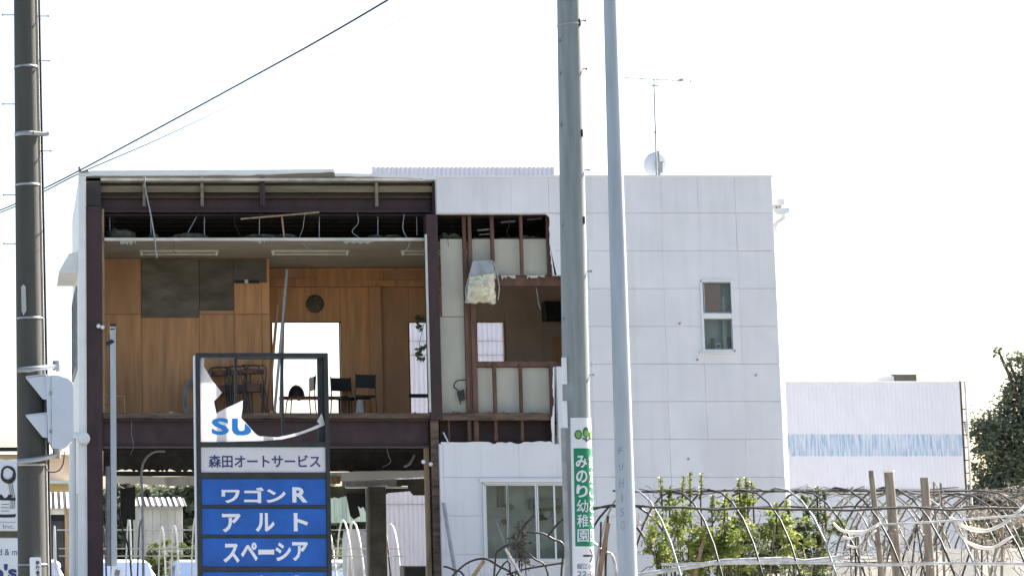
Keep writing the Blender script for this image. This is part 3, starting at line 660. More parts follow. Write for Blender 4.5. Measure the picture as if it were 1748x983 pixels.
for s_ in (1, -1): MB().tube([c + Vector((-.03, 0, .10 * s_)), c + Vector((.015, 0, 0))], .006, 4).build('reflector', 'grey_metal', ant)

# ---------------------------------------------------------------- rear buildings
YW = 42.0
xw0 = PXX(635, 285, YW); xw1 = PXX(947, 285, YW); zt = PZ(285.5, YW)
rb = thing('rear_building', (xw0 + 1.5, YW + 2, 0), 'tall white corrugated building rising behind the torn building', 'building')
sh = MB().corr((xw0, YW, .01), (1, 0, 0), (0, 0, 1), xw1 - xw0, zt - .01, (0, -1, 0), .025, .09)
sh.build('front_wall', 'rear_siding', rb)
MB().box(xw0, xw1, YW + .03, YW + 1.4, .01, zt - .1).build('shell', 'rear_siding', rb)
for y in (582, 606, 860):
    MB().box(xw0, xw1, YW - .045, YW - .03, PZ(y + 1, YW), PZ(y, YW)).build('joint_strip', 'grey_metal', rb)
YX = 41.0
x0, x1 = PXX(1300, 655, YX), PXX(1642, 655, YX); zt = PZ(653, YX)
ax = thing('annex_building', (x0 + 2, YX + 3, 0), 'low white corrugated building with worn blue stripe, beside the ladder', 'building')
zz = [.01, PZ(836, YX), PZ(778, YX), PZ(741, YX), zt]
for k, (nm, m) in enumerate((('lower_band', 'grey_blue_siding'), ('wall_sheet', 'rear_siding'), ('blue_band', 'worn_blue'), ('wall_sheet', 'rear_siding'))):
    MB().corr((x0, YX - (.004 if k == 2 else 0), zz[k]), (1, 0, 0), (0, 0, 1), x1 - x0, zz[k + 1] - zz[k], (0, -1, 0), .006, .075).build(nm, m, ax)
MB().box(x0, x1 - .01, YX + .02, YX + 7, .01, zt - .05).build('shell', 'rear_siding', ax)
MB().box(x0, x1 + .03, YX - .04, YX + .05, zt, zt + .03).build('roof_edge', 'white_metal', ax)
MB().box(x0, x1, YX - .028, YX - .021, zz[1] - .015, zz[1] + .012).build('joint_strip', 'grey_metal', ax)
cx = MB().pb(1528, 638, 1566, 655.5, YX + .6, .5, .02).build('roof_unit', 'dark_olive', ax)
MB().pb(1512, 641, 1527.8, 655.5, YX + .62, .45, .02).build('roof_unit_lit_side', 'shed_wall', ax)  # lit left face of the roof box, put in as a paler block
yl = YX - .35
lad = thing('wall_ladder', (PXX(1649, 860, yl), yl, 0), 'narrow rusty wall ladder at the end of the low corrugated building', 'ladder')
xa, xb_ = PXX(1645, 760, yl), PXX(1653, 760, yl)
MB().tube([(xa, yl, 0), (xa, yl, PZ(650, yl))], .018, 6).build('rail', 'rust', lad)
MB().tube([(xb_, yl, 0), (xb_, yl, PZ(650, yl))], .022, 6).build('rail', 'shed_wall', lad)
for k in range(18):
    z = .3 + k * .24; MB().tube([(xa, yl, z), (xb_, yl, z)], .013, 5).build('rung', 'rust', lad)

# ---------------------------------------------------------------- vegetation
def tree(x, y, h, crown, nleaf, label, name='broad_tree', m='leaf_dark', size=.09, seed=1, group=None, trunk_r=.2):
    r = random.Random(seed); t = thing(name, (x, y, 0), label, 'tree', group)
    tr = MB(); top = h * .55
    tr.tube(bez([(x, y, 0), (x + .05, y, top * .5), (x - .1, y + .1, top)], 5), [trunk_r * (1 - .06 * k) for k in range(11)], 8)
    for c in crown:
        tr.tube(bez([(x - .05, y + .05, top * r.uniform(.6, 1)), ((x + c[0]) / 2, (y + c[1]) / 2, (top + c[2]) / 2 + .1), (c[0], c[1], c[2])], 4), [trunk_r * .4 * (1 - .08 * k) for k in range(9)], 5)
    tr.build('trunk', 'bark', t)
    lv = MB(); sub_ = []
    for c in crown:
        sub_.append((c[0], c[1], c[2], c[3] * .62, c[4] * .62, c[5] * .62))
        for _ in range(11):
            d = Vector((r.gauss(0, 1), r.gauss(0, 1), r.gauss(0, 1))).normalized() * r.uniform(.55, 1.05); k = r.uniform(.2, .45)
            sub_.append((c[0] + d.x * c[3], c[1] + d.y * c[4], c[2] + d.z * c[5], c[3] * k, c[4] * k, c[5] * k * .8))
    leaves(lv, sub_, nleaf, size, r).build('crown', m, t); return t
YT = 52.0
def blob(x, y, rx, rz, Y, ry=None): c = P(x, y, Y); s_ = 3640 / Y; return (c[0], Y, c[2], rx / s_, (ry or rx) / s_, rz / s_)
tree(PXX(1785, 900, YT), YT, 7, [blob(1730, 790, 70, 75, YT), blob(1700, 745, 38, 40, YT), blob(1765, 720, 60, 60, YT), blob(1690, 830, 36, 45, YT), blob(1770, 640, 46, 42, YT), blob(1730, 668, 26, 34, YT), blob(1722, 618, 14, 16, YT), blob(1705, 600, 7, 8, YT), blob(1710, 880, 60, 70, YT)], 27000,
     'large dark leafy tree beyond the low corrugated building', size=.062, seed=3)
# hedge trees seen through the ground floor
for k, (x, top, wd) in enumerate(((205, 818, 55), (262, 822, 55), (320, 817, 55), (385, 820, 60), (460, 818, 60), (530, 814, 60), (600, 826, 50), (665, 828, 50))):
    Y = 60 + (k % 2) * 3
    tree(PXX(x, 900, Y), Y, 3, [blob(x, top + 45, wd, 42, Y, 40), blob(x + 15, top + 95, wd + 10, 60, Y, 40)], 6500,
         'dense dark green hedge tree seen through the open ground floor', 'hedge_tree', size=.16, seed=20 + k, group='hedge trees behind the open ground floor', trunk_r=.12)
def shrub(x, ybot, clumps, n, Y, m, label, size=.034, seed=1, group=None, sprigs=()):
    r = random.Random(seed); bx, by = PXX(x, 960, Y), Y
    t = thing('shrub', (bx, by, 0), label, 'shrub', group); stm = MB(); lv = MB(); bl = [blob(*c, Y) for c in clumps]
    for b in bl:
        for _ in range(3):
            stm.tube(bez([(bx + r.uniform(-.2, .2), by + r.uniform(-.1, .1), 0), ((bx + b[0]) / 2 + r.uniform(-.1, .1), by, b[2] * .5), (b[0] + r.uniform(-.6, .6) * b[3], b[1] + r.uniform(-.5, .5) * b[4], b[2] + b[5] * r.uniform(0, .8))], 4), [.014 - .0012 * k for k in range(9)], 5)
    small = []
    for b in bl:
        for _ in range(26):
            d = Vector((r.gauss(0, .5), r.gauss(0, .5), r.gauss(0, .5))); k = r.uniform(.12, .3); small.append((b[0] + d.x * b[3], b[1] + d.y * b[4], b[2] + d.z * b[5], b[3] * k, b[4] * k, b[5] * k))
    leaves(lv, small, n, size, r)
    for (sx, s0, s1) in sprigs:
        p0, p1 = Vector(P(sx, s0, Y)), Vector(P(sx + r.uniform(-4, 4), s1, Y)); stm.tube([p0 - Vector((0, 0, .4)), p0, p1], [.012, .01, .004], 4)
        for k in range(60):
            q = p0.lerp(p1, r.random()); a = r.uniform(0, 6.28); d = Vector((math.cos(a), math.sin(a), .5)) * size * 1.1; e = d.orthogonal().normalized() * size * .45
            lv.add([q, q + d * .5 + e, q + d, q + d * .5 - e], [(0, 1, 2, 3)])
    stm.build('stem', 'bark', t); lv.build('foliage', m, t); return t
YS = 28.4
shrub(1165, 0, [(1160, 905, 40, 45), (1150, 870, 24, 26), (1185, 945, 55, 40)], 3300, YS, 'leaf_bright', 'bright yellow-green shrub with tall upright sprigs among the hoops', seed=2, sprigs=((1130, 850, 815), (1165, 850, 812), (1178, 850, 806), (1196, 855, 808), (1142, 850, 830)))
shrub(1270, 0, [(1270, 848, 14, 20), (1265, 890, 20, 35)], 700, YS + .3, 'leaf_bright', 'slim bright shrub poking above the hoop ridge', seed=3, sprigs=((1262, 835, 818), (1275, 835, 816), (1285, 840, 822)))
shrub(1255, 0, [(1250, 925, 55, 36), (1315, 925, 50, 36), (1290, 965, 80, 30)], 6500, YS + .5, 'leaf_mid', 'wide dark green shrub filling the hoop frame', seed=4)
shrub(1385, 0, [(1380, 925, 36, 45), (1402, 875, 14, 28), (1350, 920, 34, 38)], 4200, YS + .2, 'leaf_mid', 'rounded green shrub hanging on hoops beside the wooden posts', seed=5, sprigs=((1395, 850, 832), (1408, 855, 838)))
shrub(1225, 0, [(1222, 915, 34, 34), (1232, 880, 14, 20), (1240, 950, 36, 30)], 1700, YS - .3, 'leaf_bright', 'loose yellow-green shrub between the tall-sprigged shrub and the slim one', seed=41, sprigs=((1215, 870, 846), (1236, 865, 842)))
shrub(1335, 0, [(1330, 905, 34, 30), (1345, 945, 40, 34)], 1500, YS - .4, 'leaf_bright', 'airy yellow-green shrub beside the rounded green shrub', seed=42, sprigs=((1325, 880, 858), (1345, 878, 852)))
shrub(1130, 0, [(1130, 935, 20, 42), (1112, 915, 14, 34)], 900, YS - .6, 'leaf_bright', 'small yellowish shrub just beside the blue-grey steel pole', seed=6)
shrub(1700, 0, [(1720, 850, 40, 18), (1690, 900, 40, 26)], 900, YS + 2.6, 'leaf_dry', 'dry brownish bush tangled in the hoops below the large tree', seed=7)
shrub(885, 0, [(885, 935, 18, 28), (890, 905, 9, 16)], 420, 31.8, 'leaf_dry', 'withered brown bush in front of the ground floor window', seed=8, size=.04)
for k, (x, y, rx) in enumerate(((262, 945, 30), (318, 942, 26), (572, 940, 22))):
    shrub(x, 0, [(x, y, rx, 20), (x + 4, y + 25, rx, 25)], 900, 46.5, 'leaf_mid', 'sunlit yellow-green bush behind the white pipe hoops', seed=30 + k, size=.06, group='sunlit bushes behind the building')

# ---------------------------------------------------------------- hoop frames
def hoop_pts(x, yn, yf, ztop, lean=0, n=16):
    c = (yn + yf) / 2; r = (yf - yn) / 2; h = ztop
    return [(x + lean * math.sin(math.pi * k / n), c - r * math.cos(math.pi * k / n), h * math.sin(math.pi * k / n)) for k in range(n + 1)]
yn, yf = 26.1, 30.8; yc = 28.45
X0, X1 = PXX(1085, 838, yc), PXX(1800, 838, yc); zt = PZ(836, yc)
tn = thing('hoop_frame', ((X0 + X1) / 2, yc, 0), 'dark bent-pipe tunnel frame of hoops in front of the low corrugated building', 'tunnel frame')
r = random.Random(12); n = int((X1 - X0) / .44)
for k in range(n + 1):
    x = X0 + (X1 - X0) * k / n + r.uniform(-.05, .05); jit = r.uniform(-.05, .04)
    pts = hoop_pts(x, yn + r.uniform(-.1, .1), yf, zt + jit, r.uniform(-.1, .1))
    MB().tube(pts, .0135, 6).build('hoop', 'pipe' if k % 4 else 'grey_metal', tn)
for yy, py, rr in ((yc, 838, .014), (yn + .75, 868, .016), (yf - .75, 866, .016), (yn + .32, 962, .018)):
    z = PZ(py, yy); pts = [(X0 - .3 + (X1 - X0 + .3) * k / 14, yy + r.uniform(-.02, .02), z + r.uniform(-.02, .02)) for k in range(15)]
    MB().tube(pts, rr, 6).build('rail', 'pipe' if py != 962 else 'pipe_light', tn)
MB().tube([P(1085, 982, 26.7), P(1190, 965, 26.7), P(1235, 957, 26.7), P(1345, 953, 26.75), P(1372, 958, 26.75), P(1440, 950, 26.75)], .03, 6).build('loose_rail', 'pipe_light', tn)
MB().tube([P(1500, 895, 26.7), P(1600, 890, 26.7), P(1750, 878, 26.7)], .014, 6).build('loose_rail', 'pipe_light', tn)
for k in range(26):
    x = r.uniform(1250, 1745); MB().tube([P(x, r.uniform(880, 930), yc + r.uniform(-.8, 1.3)), (PXX(x + r.uniform(-12, 12), 960, yc), yc + r.uniform(-.8, 1.3), 0)], r.choice((.008, .012, .018)), 5).build('stake', r.choice(('pipe', 'wood_post', 'grey_metal')), tn)
for k in range(5):
    y = 942 + k * 6; MB().tube([P(1405, y, yf + .4), P(1748, y - 3, yf + .4)], .012, 5).build('cross_rail', r.choice(('pipe', 'pipe_light')), tn)
yc2 = 33.9; X2, X3 = PXX(1430, 842, yc2), PXX(1790, 842, yc2)
t2_ = thing('hoop_frame', ((X2 + X3) / 2, yc2, 0), 'second dark pipe tunnel frame standing between the vine-covered hoops and the corrugated wall', 'tunnel frame')
for k in range(17):
    MB().tube(hoop_pts(X2 + (X3 - X2) * k / 16 + r.uniform(-.05, .05), yc2 - 2.2, yc2 + 2.2, PZ(843 + r.uniform(-2, 2), yc2), r.uniform(-.1, .1)), .014, 6).build('hoop', 'pipe', t2_)
MB().tube([(X2, yc2, PZ(843, yc2)), (X3, yc2, PZ(842, yc2))], .014, 6).build('rail', 'pipe', t2_)
# collapsed hoops at the left
ch = thing('collapsed_hoop_frame', (PXX(850, 960, 30.4), 30.4, 0), 'collapsed dark pipe hoops lying against the wall below the ground floor window', 'tunnel frame')
for pts, rr, m in (([(757, 966), (772, 971), (795, 990), (805, 1100)], .014, 'pipe'), ([(765, 990), (795, 962), (825, 953), (850, 965), (880, 992), (890, 1100)], .016, 'pipe'),
                   ([(838, 1100), (845, 960), (853, 938), (870, 929), (885, 931), (910, 952), (935, 978), (940, 1100)], .014, 'pipe'), ([(862, 936), (875, 958), (895, 1000), (900, 1100)], .02, 'pipe_light'),
                   ([(883, 918), (895, 897), (912, 879)], .016, 'pipe'), ([(900, 908), (925, 910), (945, 920), (962, 932), (958, 985), (958, 1100)], .015, 'pipe'), ([(937, 913), (950, 896), (962, 885)], .015, 'pipe'),
                   ([(865, 980), (900, 970), (962, 960)], .014, 'pipe'), ([(845, 985), (870, 962), (868, 1100)], .012, 'pipe'), ([(1010, 870), (1040, 862), (1075, 862), (1100, 863)], .014, 'pipe'),
                   ([(1010, 905), (1022, 885), (1040, 864)], .014, 'pipe'), ([(1012, 925), (1030, 940), (1050, 962), (1060, 1100)], .018, 'pipe_light'), ([(1038, 880), (1034, 960), (1034, 1100)], .016, 'pipe'), ([(1026, 890), (1022, 1100)], .014, 'pipe'),
                   ([(1090, 865), (1108, 878), (1128, 900), (1150, 950), (1155, 1100)], .016, 'pipe'), ([(1088, 900), (1110, 935), (1125, 975), (1128, 1100)], .018, 'pipe')):
    MB().tube(pbez(pts, 30.4 if pts[0][0] < 1000 else 29.0, 5), rr, 6).build('hoop', m, ch)
for (a, b) in (((800, 962), (806, 1100)), ((815, 958), (840, 1060)), ((826, 956), (850, 1040))):
    MB().tube([P(*a, 30.6), P(*b, 30.6)], .008, 4).build('stay_wire', 'pipe_light', ch)
# planks, leaning pipe
def plank(a, b, Y, wd, m, label, name='broken_plank'):
    p, q = Vector(P(*a, Y)), Vector(P(*b, Y + .05)); d = (q - p).normalized(); s_ = Vector((d.z, 0, -d.x)).normalized() * wd / 2; t = Vector((0, .02, 0))
    mb = MB(); v = [p - s_, p + s_, q + s_ * .9, q - s_ * .6]; v += [x + t for x in v]
    mb.add(v, [(0, 1, 2, 3), (7, 6, 5, 4), (0, 4, 5, 1), (1, 5, 6, 2), (2, 6, 7, 3), (3, 7, 4, 0)])
    return single(mb, name, m, tuple(p), label, 'plank')
plank((1020, 1000), (1038, 892), 28.9, .07, 'timber', 'pale broken plank standing between the concrete pole and the steel pole')
plank((790, 1010), (826, 956), 30.2, .06, 'timber', 'short splintered plank under the collapsed hoops')
plank((1183, 1000), (1204, 905), 28.0, .05, 'timber', 'pale splintered plank leaning inside the yellow-green shrub')
single(MB().tube([(PXX(800, 1000, 32.3), 32.3, 0), P(757, 858, 32.9)], .03, 8), 'leaning_pipe', 'grey_metal', (PXX(800, 1000, 32.3), 32.3, 0), 'grey pipe leaning diagonally against the white ground floor wall', 'pipe')
# wooden posts
for k, (x0, y0, x1, rr, lab) in enumerate(((1487, 803, 1512, .035, 'thin weathered wooden post beside a thicker capped post in the hoops'), (1517, 806, 1537, .062, 'thick wooden post with pale capped top among the hoops'),
                                     (1578, 815, 1588, .055, 'leaning round-topped wooden post among the hoops, nearer the ladder'), (1594, 822, 1596, .014, 'thin dark stake close to the round-topped post'), (1606, 824, 1607, .018, 'grey stake standing between round-topped post and ladder'))):
    Y = 27.6 if k < 3 else 30.6
    zb_ = 0; top = P(x0, y0, Y); bot = (PXX(x1, 983, Y) + .02, Y, 0)
    t = thing('wooden_post', bot, lab, 'post'); MB().tube([bot, top], [rr * 1.1, rr * .95], 9).build('shaft', 'wood_post', t)
    if k == 1: MB().tube([top, (top[0], top[1], top[2] + .03)], rr * 1.12, 9).build('cap', 'cloth', t)
# sagging white cloth strips
def strip(pts, Y, wd, label):
    c = pbez(pts, Y, 7); mb = MB(); v = []
    for k, p in enumerate(c):
        w_ = wd * (.85 + .15 * math.sin(k * .5)); v += [p + Vector((0, .0, w_ / 2)), p + Vector((0, -.03, 0)), p + Vector((0, .01, -w_ / 2)), p + Vector((0, .03, 0))]
    f = [(4 * k + j, 4 * k + (j + 1) % 4, 4 * k + 4 + (j + 1) % 4, 4 * k + 4 + j) for k in range(len(c) - 1) for j in range(4)]
    mb.add(v, f, True); return single(mb, 'cloth_strip', 'cloth', tuple(c[0]), label, 'cloth strip')
strip([(1624, 884), (1640, 895), (1660, 903), (1685, 905), (1712, 894), (1735, 875), (1750, 862)], 26.75, .06, 'upper white cloth strip sagging between hoops in front of the ladder')
strip([(1626, 888), (1642, 915), (1662, 930), (1690, 935), (1712, 925), (1728, 915)], 26.72, .05, 'lower white cloth strip sagging deepest under another strip')
strip([(1424, 893), (1436, 904), (1455, 908), (1478, 906), (1502, 893)], 26.8, .05, 'white cloth strip sagging near the capped wooden post')
strip([(1440, 915), (1452, 919), (1466, 913), (1470, 925), (1462, 934), (1448, 930)], 26.8, .035, 'small twisted white cloth strip below another strip')
strip([(1486, 930), (1483, 918), (1490, 908), (1496, 905)], 26.8, .035, 'short dangling white cloth strip beside the thin wooden post')
# plastic film heaps at the foot of the frame
def film(x0, x1, ytop, Y, seed, label):
    r = random.Random(seed); n = 22; mb = MB(); v = []; z1 = PZ(ytop, Y)
    for j in range(7):
        for i in range(n + 1):
            x = PXX(x0 + (x1 - x0) * i / n, 950, Y); q = mnoise.noise(Vector((x * 2.5, j * .7, seed))); q2 = mnoise.noise(Vector((x * 7, j * 2., seed + 5)))
            t = j / 6; v.append((x, Y + .9 * (1 - t) ** 1.5 - .35 + .12 * q + .04 * q2, z1 * (1 - t) + (.08 * q + .03 * q2 if j < 6 else 0)))
    mb.add(v, [(j * (n + 1) + i, j * (n + 1) + i + 1, (j + 1) * (n + 1) + i + 1, (j + 1) * (n + 1) + i) for j in range(6) for i in range(n)], True)
    o = single(mb, 'plastic_film', 'film', (PXX((x0 + x1) / 2, 950, Y), Y, 0), label, 'plastic film')
    return o
film(1300, 1395, 960, 30.6, 1, 'crumpled pale plastic film heaped below the green shrubs')
film(1405, 1560, 945, 31.0, 2, 'pale plastic film draped low behind the wooden posts')
film(1562, 1655, 940, 30.6, 3, 'pale plastic film draped low in front of the ladder foot')
film(1640, 1790, 934, 30.2, 4, 'bright white plastic film heaped below the sagging cloth strips')
tg_ = MB(); r = random.Random(77)
for k in range(300):
    x = r.uniform(1088, 1750) if k % 3 else r.uniform(1420, 1750); y = r.uniform(868, 975); Y = r.uniform(27.2, 30.4); p = Vector(P(x, y, Y)); pts = [p]
    d = Vector((r.gauss(0, 1), r.gauss(0, .5), r.gauss(0, .9))).normalized()
    for j in range(5):
        d = (d + Vector((r.gauss(0, .5), r.gauss(0, .4), r.gauss(-.15, .5)))).normalized(); pts.append(pts[-1] + d * r.uniform(.05, .16))
    tg_.tube(bez(pts, 2), r.choice((.003, .005, .007)), 3, False)
for k in range(90):
    x = r.uniform(1090, 1760); p = Vector(P(x, 838 + r.gauss(0, 2), yc + r.gauss(0, .04))); q = p + Vector((r.uniform(.1, .4), r.gauss(0, .05), r.gauss(0, .03)))
    tg_.tube(bez([p, (p + q) / 2 + Vector((0, r.gauss(0, .03), r.gauss(0, .03))), q], 3), r.choice((.004, .007, .010)), 4, False)
leaves(tg_, [blob(r.uniform(1088, 1750), r.uniform(872, 970), 9, 7, r.uniform(27.2, 30.4)) for k in range(120)], 900, .03, r)
tag(tg_.build('dead_vines', 'leaf_dry'), 'tangle of dry dead vines over the hoop frame', 'vines', kind='stuff')
# white hoops behind the building
yn, yf = 40.0, 42.0
YQ = 41.0
X0, X1 = PXX(95, 890, YQ), PXX(640, 890, YQ); zt = PZ(888, YQ)
tw = thing('hoop_frame', ((X0 + X1) / 2, YQ, 0), 'white pipe tunnel frame behind the building, seen through the open ground floor', 'tunnel frame')
r = random.Random(4); n = int((X1 - X0) / .30)
yn, yf = 37.9, 40.3
for k in range(n + 1):
    x = X0 + (X1 - X0) * k / n + r.uniform(-.08, .08); MB().tube(hoop_pts(x, yn, yf, 2.25 + r.uniform(-.12, .1), r.uniform(-.05, .05)), .017, 6).build('hoop', 'pipe_white' if r.random() < .8 else 'pipe', tw)
for z, yy in ((1.75, yn + .3), (1.62, yn + .2), (2.1, yf - .6)): MB().tube([(X0, yy - .02, z), (X1, yy - .02, z)], .012, 5).build('rail', 'pipe_light', tw)

# ---------------------------------------------------------------- yard behind
def shed(x0, x1, yroof0, yroof1, Y, lab, name='shed', open_front=False):
    t = thing(name, (PXX((x0 + x1) / 2, 960, Y), Y + 1, 0), lab, 'shed')
    a, b = PXX(x0, 900, Y), PXX(x1, 900, Y); z1, z0 = PZ(yroof0, Y), PZ(yroof1, Y)
    rf = MB().corr((a - .08, Y - .25, z0), (1, 0, 0), (0, .9, (z1 - z0)), b - a + .16, 1.0, (0, -.25, 1), .02, .10).build('roof', 'roof_tile', t)
    nr = int((b - a + .16) / .12)
    for k in range(nr):
        xx = a - .08 + (b - a + .16) * k / nr; MB().add([(xx, Y - .28, z0 + .03), (xx + .055, Y - .28, z0 + .03), (xx + .055, Y + .65, z1 + .03), (xx, Y + .65, z1 + .03), (xx, Y - .26, z0 - .0), (xx + .055, Y - .26, z0 - .0), (xx + .055, Y + .65, z1), (xx, Y + .65, z1)], [(0, 1, 2, 3), (0, 4, 5, 1), (0, 3, 7, 4), (1, 5, 6, 2), (2, 6, 7, 3)]).build('sunlit_rib', 'pipe_white', rf)  # white ribs over the dark sheet: sunlit ridges and shaded troughs by colour
    if open_front:
        for xx in (a, b - .08): MB().box(xx, xx + .08, Y, Y + .08, 0, z0 + .02).build('post', 'timber', t)
        MB().box(a + .08, b - .08, Y + .02, Y + .06, z0 - .12, z0 - .02).build('fascia', 'shed_wall', t)
        MB().box(a, b, Y + 1.2, Y + 1.25, 0, z0).build('back_wall', 'black', t)
        MB().box(a + .1, b - .1, Y + .3, Y + .4, 0, z0 - .25).build('stored_board', 'sign_frame', t)
    else:
        MB().box(a, b, Y, Y + 1.8, 0, z0 + .01).build('wall', 'shed_wall', t)
        n = 6
        for k in range(n):
            MB().cbox(a + (b - a) * k / n + .004, a + (b - a) * (k + 1) / n - .004, Y - .012, Y - .001, .05, z0 - .06, .004).build('wall_board', 'shed_wall', t)
    return t
shed(235, 312, 849, 865, 48.0, 'small pale shed with striped corrugated roof, seen through the open ground floor')
shed(60, 117, 840, 868, 46.0, 'open lean-to with striped corrugated roof beside the concrete pole', 'lean_to', True)
hs = thing('house', (PXX(60, 900, 75), 77, 0), 'distant peach coloured house with grey roof beside the concrete pole', 'house')
a, b = PXX(-60, 900, 75), PXX(118, 900, 75); z = PZ(790, 75)
MB().box(a, b, 75, 81, 0, PZ(776, 75)).build('wall', 'peach_wall', hs)
MB().add([(a - .3, 74.6, PZ(776, 75)), (b + .05, 74.6, PZ(776, 75)), (b + .05, 78, PZ(776, 75) + .5), (a - .3, 78, PZ(776, 75) + .5), (b + .05, 81.4, PZ(776, 75)), (a - .3, 81.4, PZ(776, 75))], [(0, 1, 2, 3), (3, 2, 4, 5)]).build('roof', 'peach_wall', hs)
fr_ = frame('window', -30, 800, 30, 850, 74.95, 2, 'white_metal', hs); MB().pb(-28, 802, 28, 848, 74.98, .01).build('pane', 'car_glass', fr_)
MB().box(a, b, 74.2, 74.98, PZ(826, 75), PZ(821, 75)).build('canopy', 'white_metal', hs)
gs = thing('green_sheet_screen', (PXX(620, 950, 44.5), 44.5, 0), 'translucent green sheet screen behind the open ground floor', 'screen')
for k, (x0, x1, yb) in enumerate(((555, 598, 892), (600, 640, 890), (655, 677, 884))):
    MB().corr((PXX(x0, 870, 44.5), 44.5, PZ(yb, 44.5)), (1, 0, 0), (0, 0, 1), PXX(x1, 870, 44.5) - PXX(x0, 870, 44.5), PZ(832, 44.5) - PZ(yb, 44.5), (0, -1, 0), .02, .09).build('sheet', 'green_sheet', gs)
for x in (553, 599, 645, 678): MB().tube([(PXX(x, 900, 44.55), 44.57, 0), (PXX(x, 900, 44.55), 44.57, PZ(832, 44.5))], .025, 6).build('post', 'grey_metal', gs)
for y in (884, 836): MB().tube([P(553, y, 44.58), P(678, y, 44.58)], .02, 6).build('rail', 'grey_metal', gs)
bag = MB(); n = 10; v = []
for i in range(9):
    for j in range(n):
        t = i / 8; a = 2 * math.pi * j / n; rr = .33 * (1 - .25 * t) * (1 + .18 * mnoise.noise(Vector((math.cos(a) * 2, math.sin(a) * 2, t * 3))))
        v.append((PXX(608, 930, 42.8) + rr * math.cos(a), 42.8 + rr * math.sin(a) * .8, 2.12 * t + .06 * mnoise.noise(Vector((a, t * 4, 2))) * (t > 0)))
bag.add(v, [(i * n + j, i * n + (j + 1) % n, (i + 1) * n + (j + 1) % n, (i + 1) * n + j) for i in range(8) for j in range(n)], True).add(v[-n:], [tuple(range(n))])
single(bag, 'bulk_bag', 'shed_wall', (PXX(608, 930, 42.8), 42.8, 0), 'tall grey bulk bag standing behind the white pipe hoops', 'bag')
# cars
def car(x, y, m, label, rot=0):
    t = thing('parked_car', (0, 0, 0), label, 'car', None)
    L, Wd, H = 3.4, 1.48, 1.49
    prof = [(-1.70, .30), (-1.70, .62), (-1.62, .82), (-1.0, .92), (-.42, 1.42), (-.2, 1.475), (.4, 1.49), (1.25, 1.45), (1.50, 1.32), (1.66, .85), (1.70, .5), (1.68, .28)]
    def wy(z): return Wd / 2 * (1 if z < .9 else 1 - .2 * (z - .9) / .6)
    v = []; n = len(prof)
    for s_ in (-1, 1):
        for k in (1., .86):
            v += [(px_ * (1 if k == 1 else .985), s_ * wy(pz) * k, pz - (.05 if pz > 1.3 and k == 1 else 0) + (.004 if k < 1 else 0)) for px_, pz in prof]
    f = []
    o_l, i_l, o_r, i_r = 0, n, 2 * n, 3 * n
    for k in range(n - 1):
        f += [(o_l + k, o_l + k + 1, i_l + k + 1, i_l + k), (i_l + k, i_l + k + 1, i_r + k + 1, i_r + k), (i_r + k, i_r + k + 1, o_r + k + 1, o_r + k)]
    f += [tuple(range(n)), tuple(reversed(range(2 * n, 3 * n))), (o_l, i_l, i_r, o_r), (o_l + n - 1, o_r + n - 1, i_r + n - 1, i_l + n - 1)]
    MB().add(v, f).build('body', m, t)
    for s_ in (-1, 1):
        for q in ([(-.86, .93), (-.5, 1.36), (.12, 1.40), (.12, .93)], [(.18, .93), (.18, 1.40), (.85, 1.38), (.85, .93)], [(.92, .93), (.92, 1.37), (1.3, 1.34), (1.48, .95)]):
            g = MB(); a = [(px_, s_ * (wy(pz) + .006), pz) for px_, pz in q]; g.add(a + [(p[0], p[1] - s_ * .02, p[2]) for p in a], [(0, 1, 2, 3), (7, 6, 5, 4), (0, 4, 5, 1), (1, 5, 6, 2), (2, 6, 7, 3), (3, 7, 4, 0)]).build('side_window', 'car_glass', t)
        for wx in (-1.1, 1.08):
            ty = MB().lathe([(.27, -.08), (.29, -.06), (.29, .06), (.27, .08)], (wx, s_ * .66, .29), (0, s_, 0), 18).build('wheel', 'tyre', t)
            MB().lathe([(.18, .081), (.16, .09), (.05, .07)], (wx, s_ * .66, .29), (0, s_, 0), 14).build('rim', 'galvanised', ty)
        MB().box(-1.705, -1.66, s_ * .62, s_ * .42, .62, .76).build('headlight', 'letter_white', t); MB().box(1.62, 1.70, s_ * .68, s_ * .58, .62, .86).build('tail_light', 'lens_red', t)
    for q, nm in (([(-.98, .935), (-.40, 1.43)], 'windscreen'), ([(1.515, 1.27), (1.64, .93)], 'rear_window')):
        (xa_, za), (xb2, zb2) = q; n_ = Vector((zb2 - za, 0, xa_ - xb2)).normalized() * .008 * (-1 if nm == 'windscreen' else -1)
        g = MB(); n_ = Vector((-abs(n_.x) if nm == 'windscreen' else abs(n_.x), 0, abs(n_.z))) * 1.8
        a = [Vector((xa_, -.6, za)) + n_, Vector((xa_, .6, za)) + n_, Vector((xb2, .55, zb2)) + n_, Vector((xb2, -.55, zb2)) + n_]
        g.add(a, [(0, 1, 2, 3)]).build(nm, 'car_glass', t)
    t.location = (x, y, 0); t.rotation_euler = (0, 0, rot); t.scale = (1, 1, 1.05); return t
car(PXX(205, 960, 43.5), 44.3, 'car_white', 'white hatchback car parked behind the building near the thin blue post', math.pi / 2 + .1)
car(PXX(352, 960, 43.5), 44.4, 'car_silver', 'silver hatchback car parked behind the building near the torn sign', math.pi / 2 - .06)
car(PXX(52, 960, 43.5), 44.0, 'car_white', 'white hatchback car parked behind the concrete pole with the signal', math.pi / 2)
car(PXX(572, 970, 43.5), 44.9, 'car_white', 'white hatchback car parked behind the rear pillar of the building', math.pi / 2 + .05)
bn = MB().pb(691, 965, 730, 1120, 37.6, .4, .02); single(bn, 'dark_bin', 'black_plastic', (PXX(710, 980, 37.6), 37.8, 0), 'black bin standing behind the building at the corner column', 'bin')

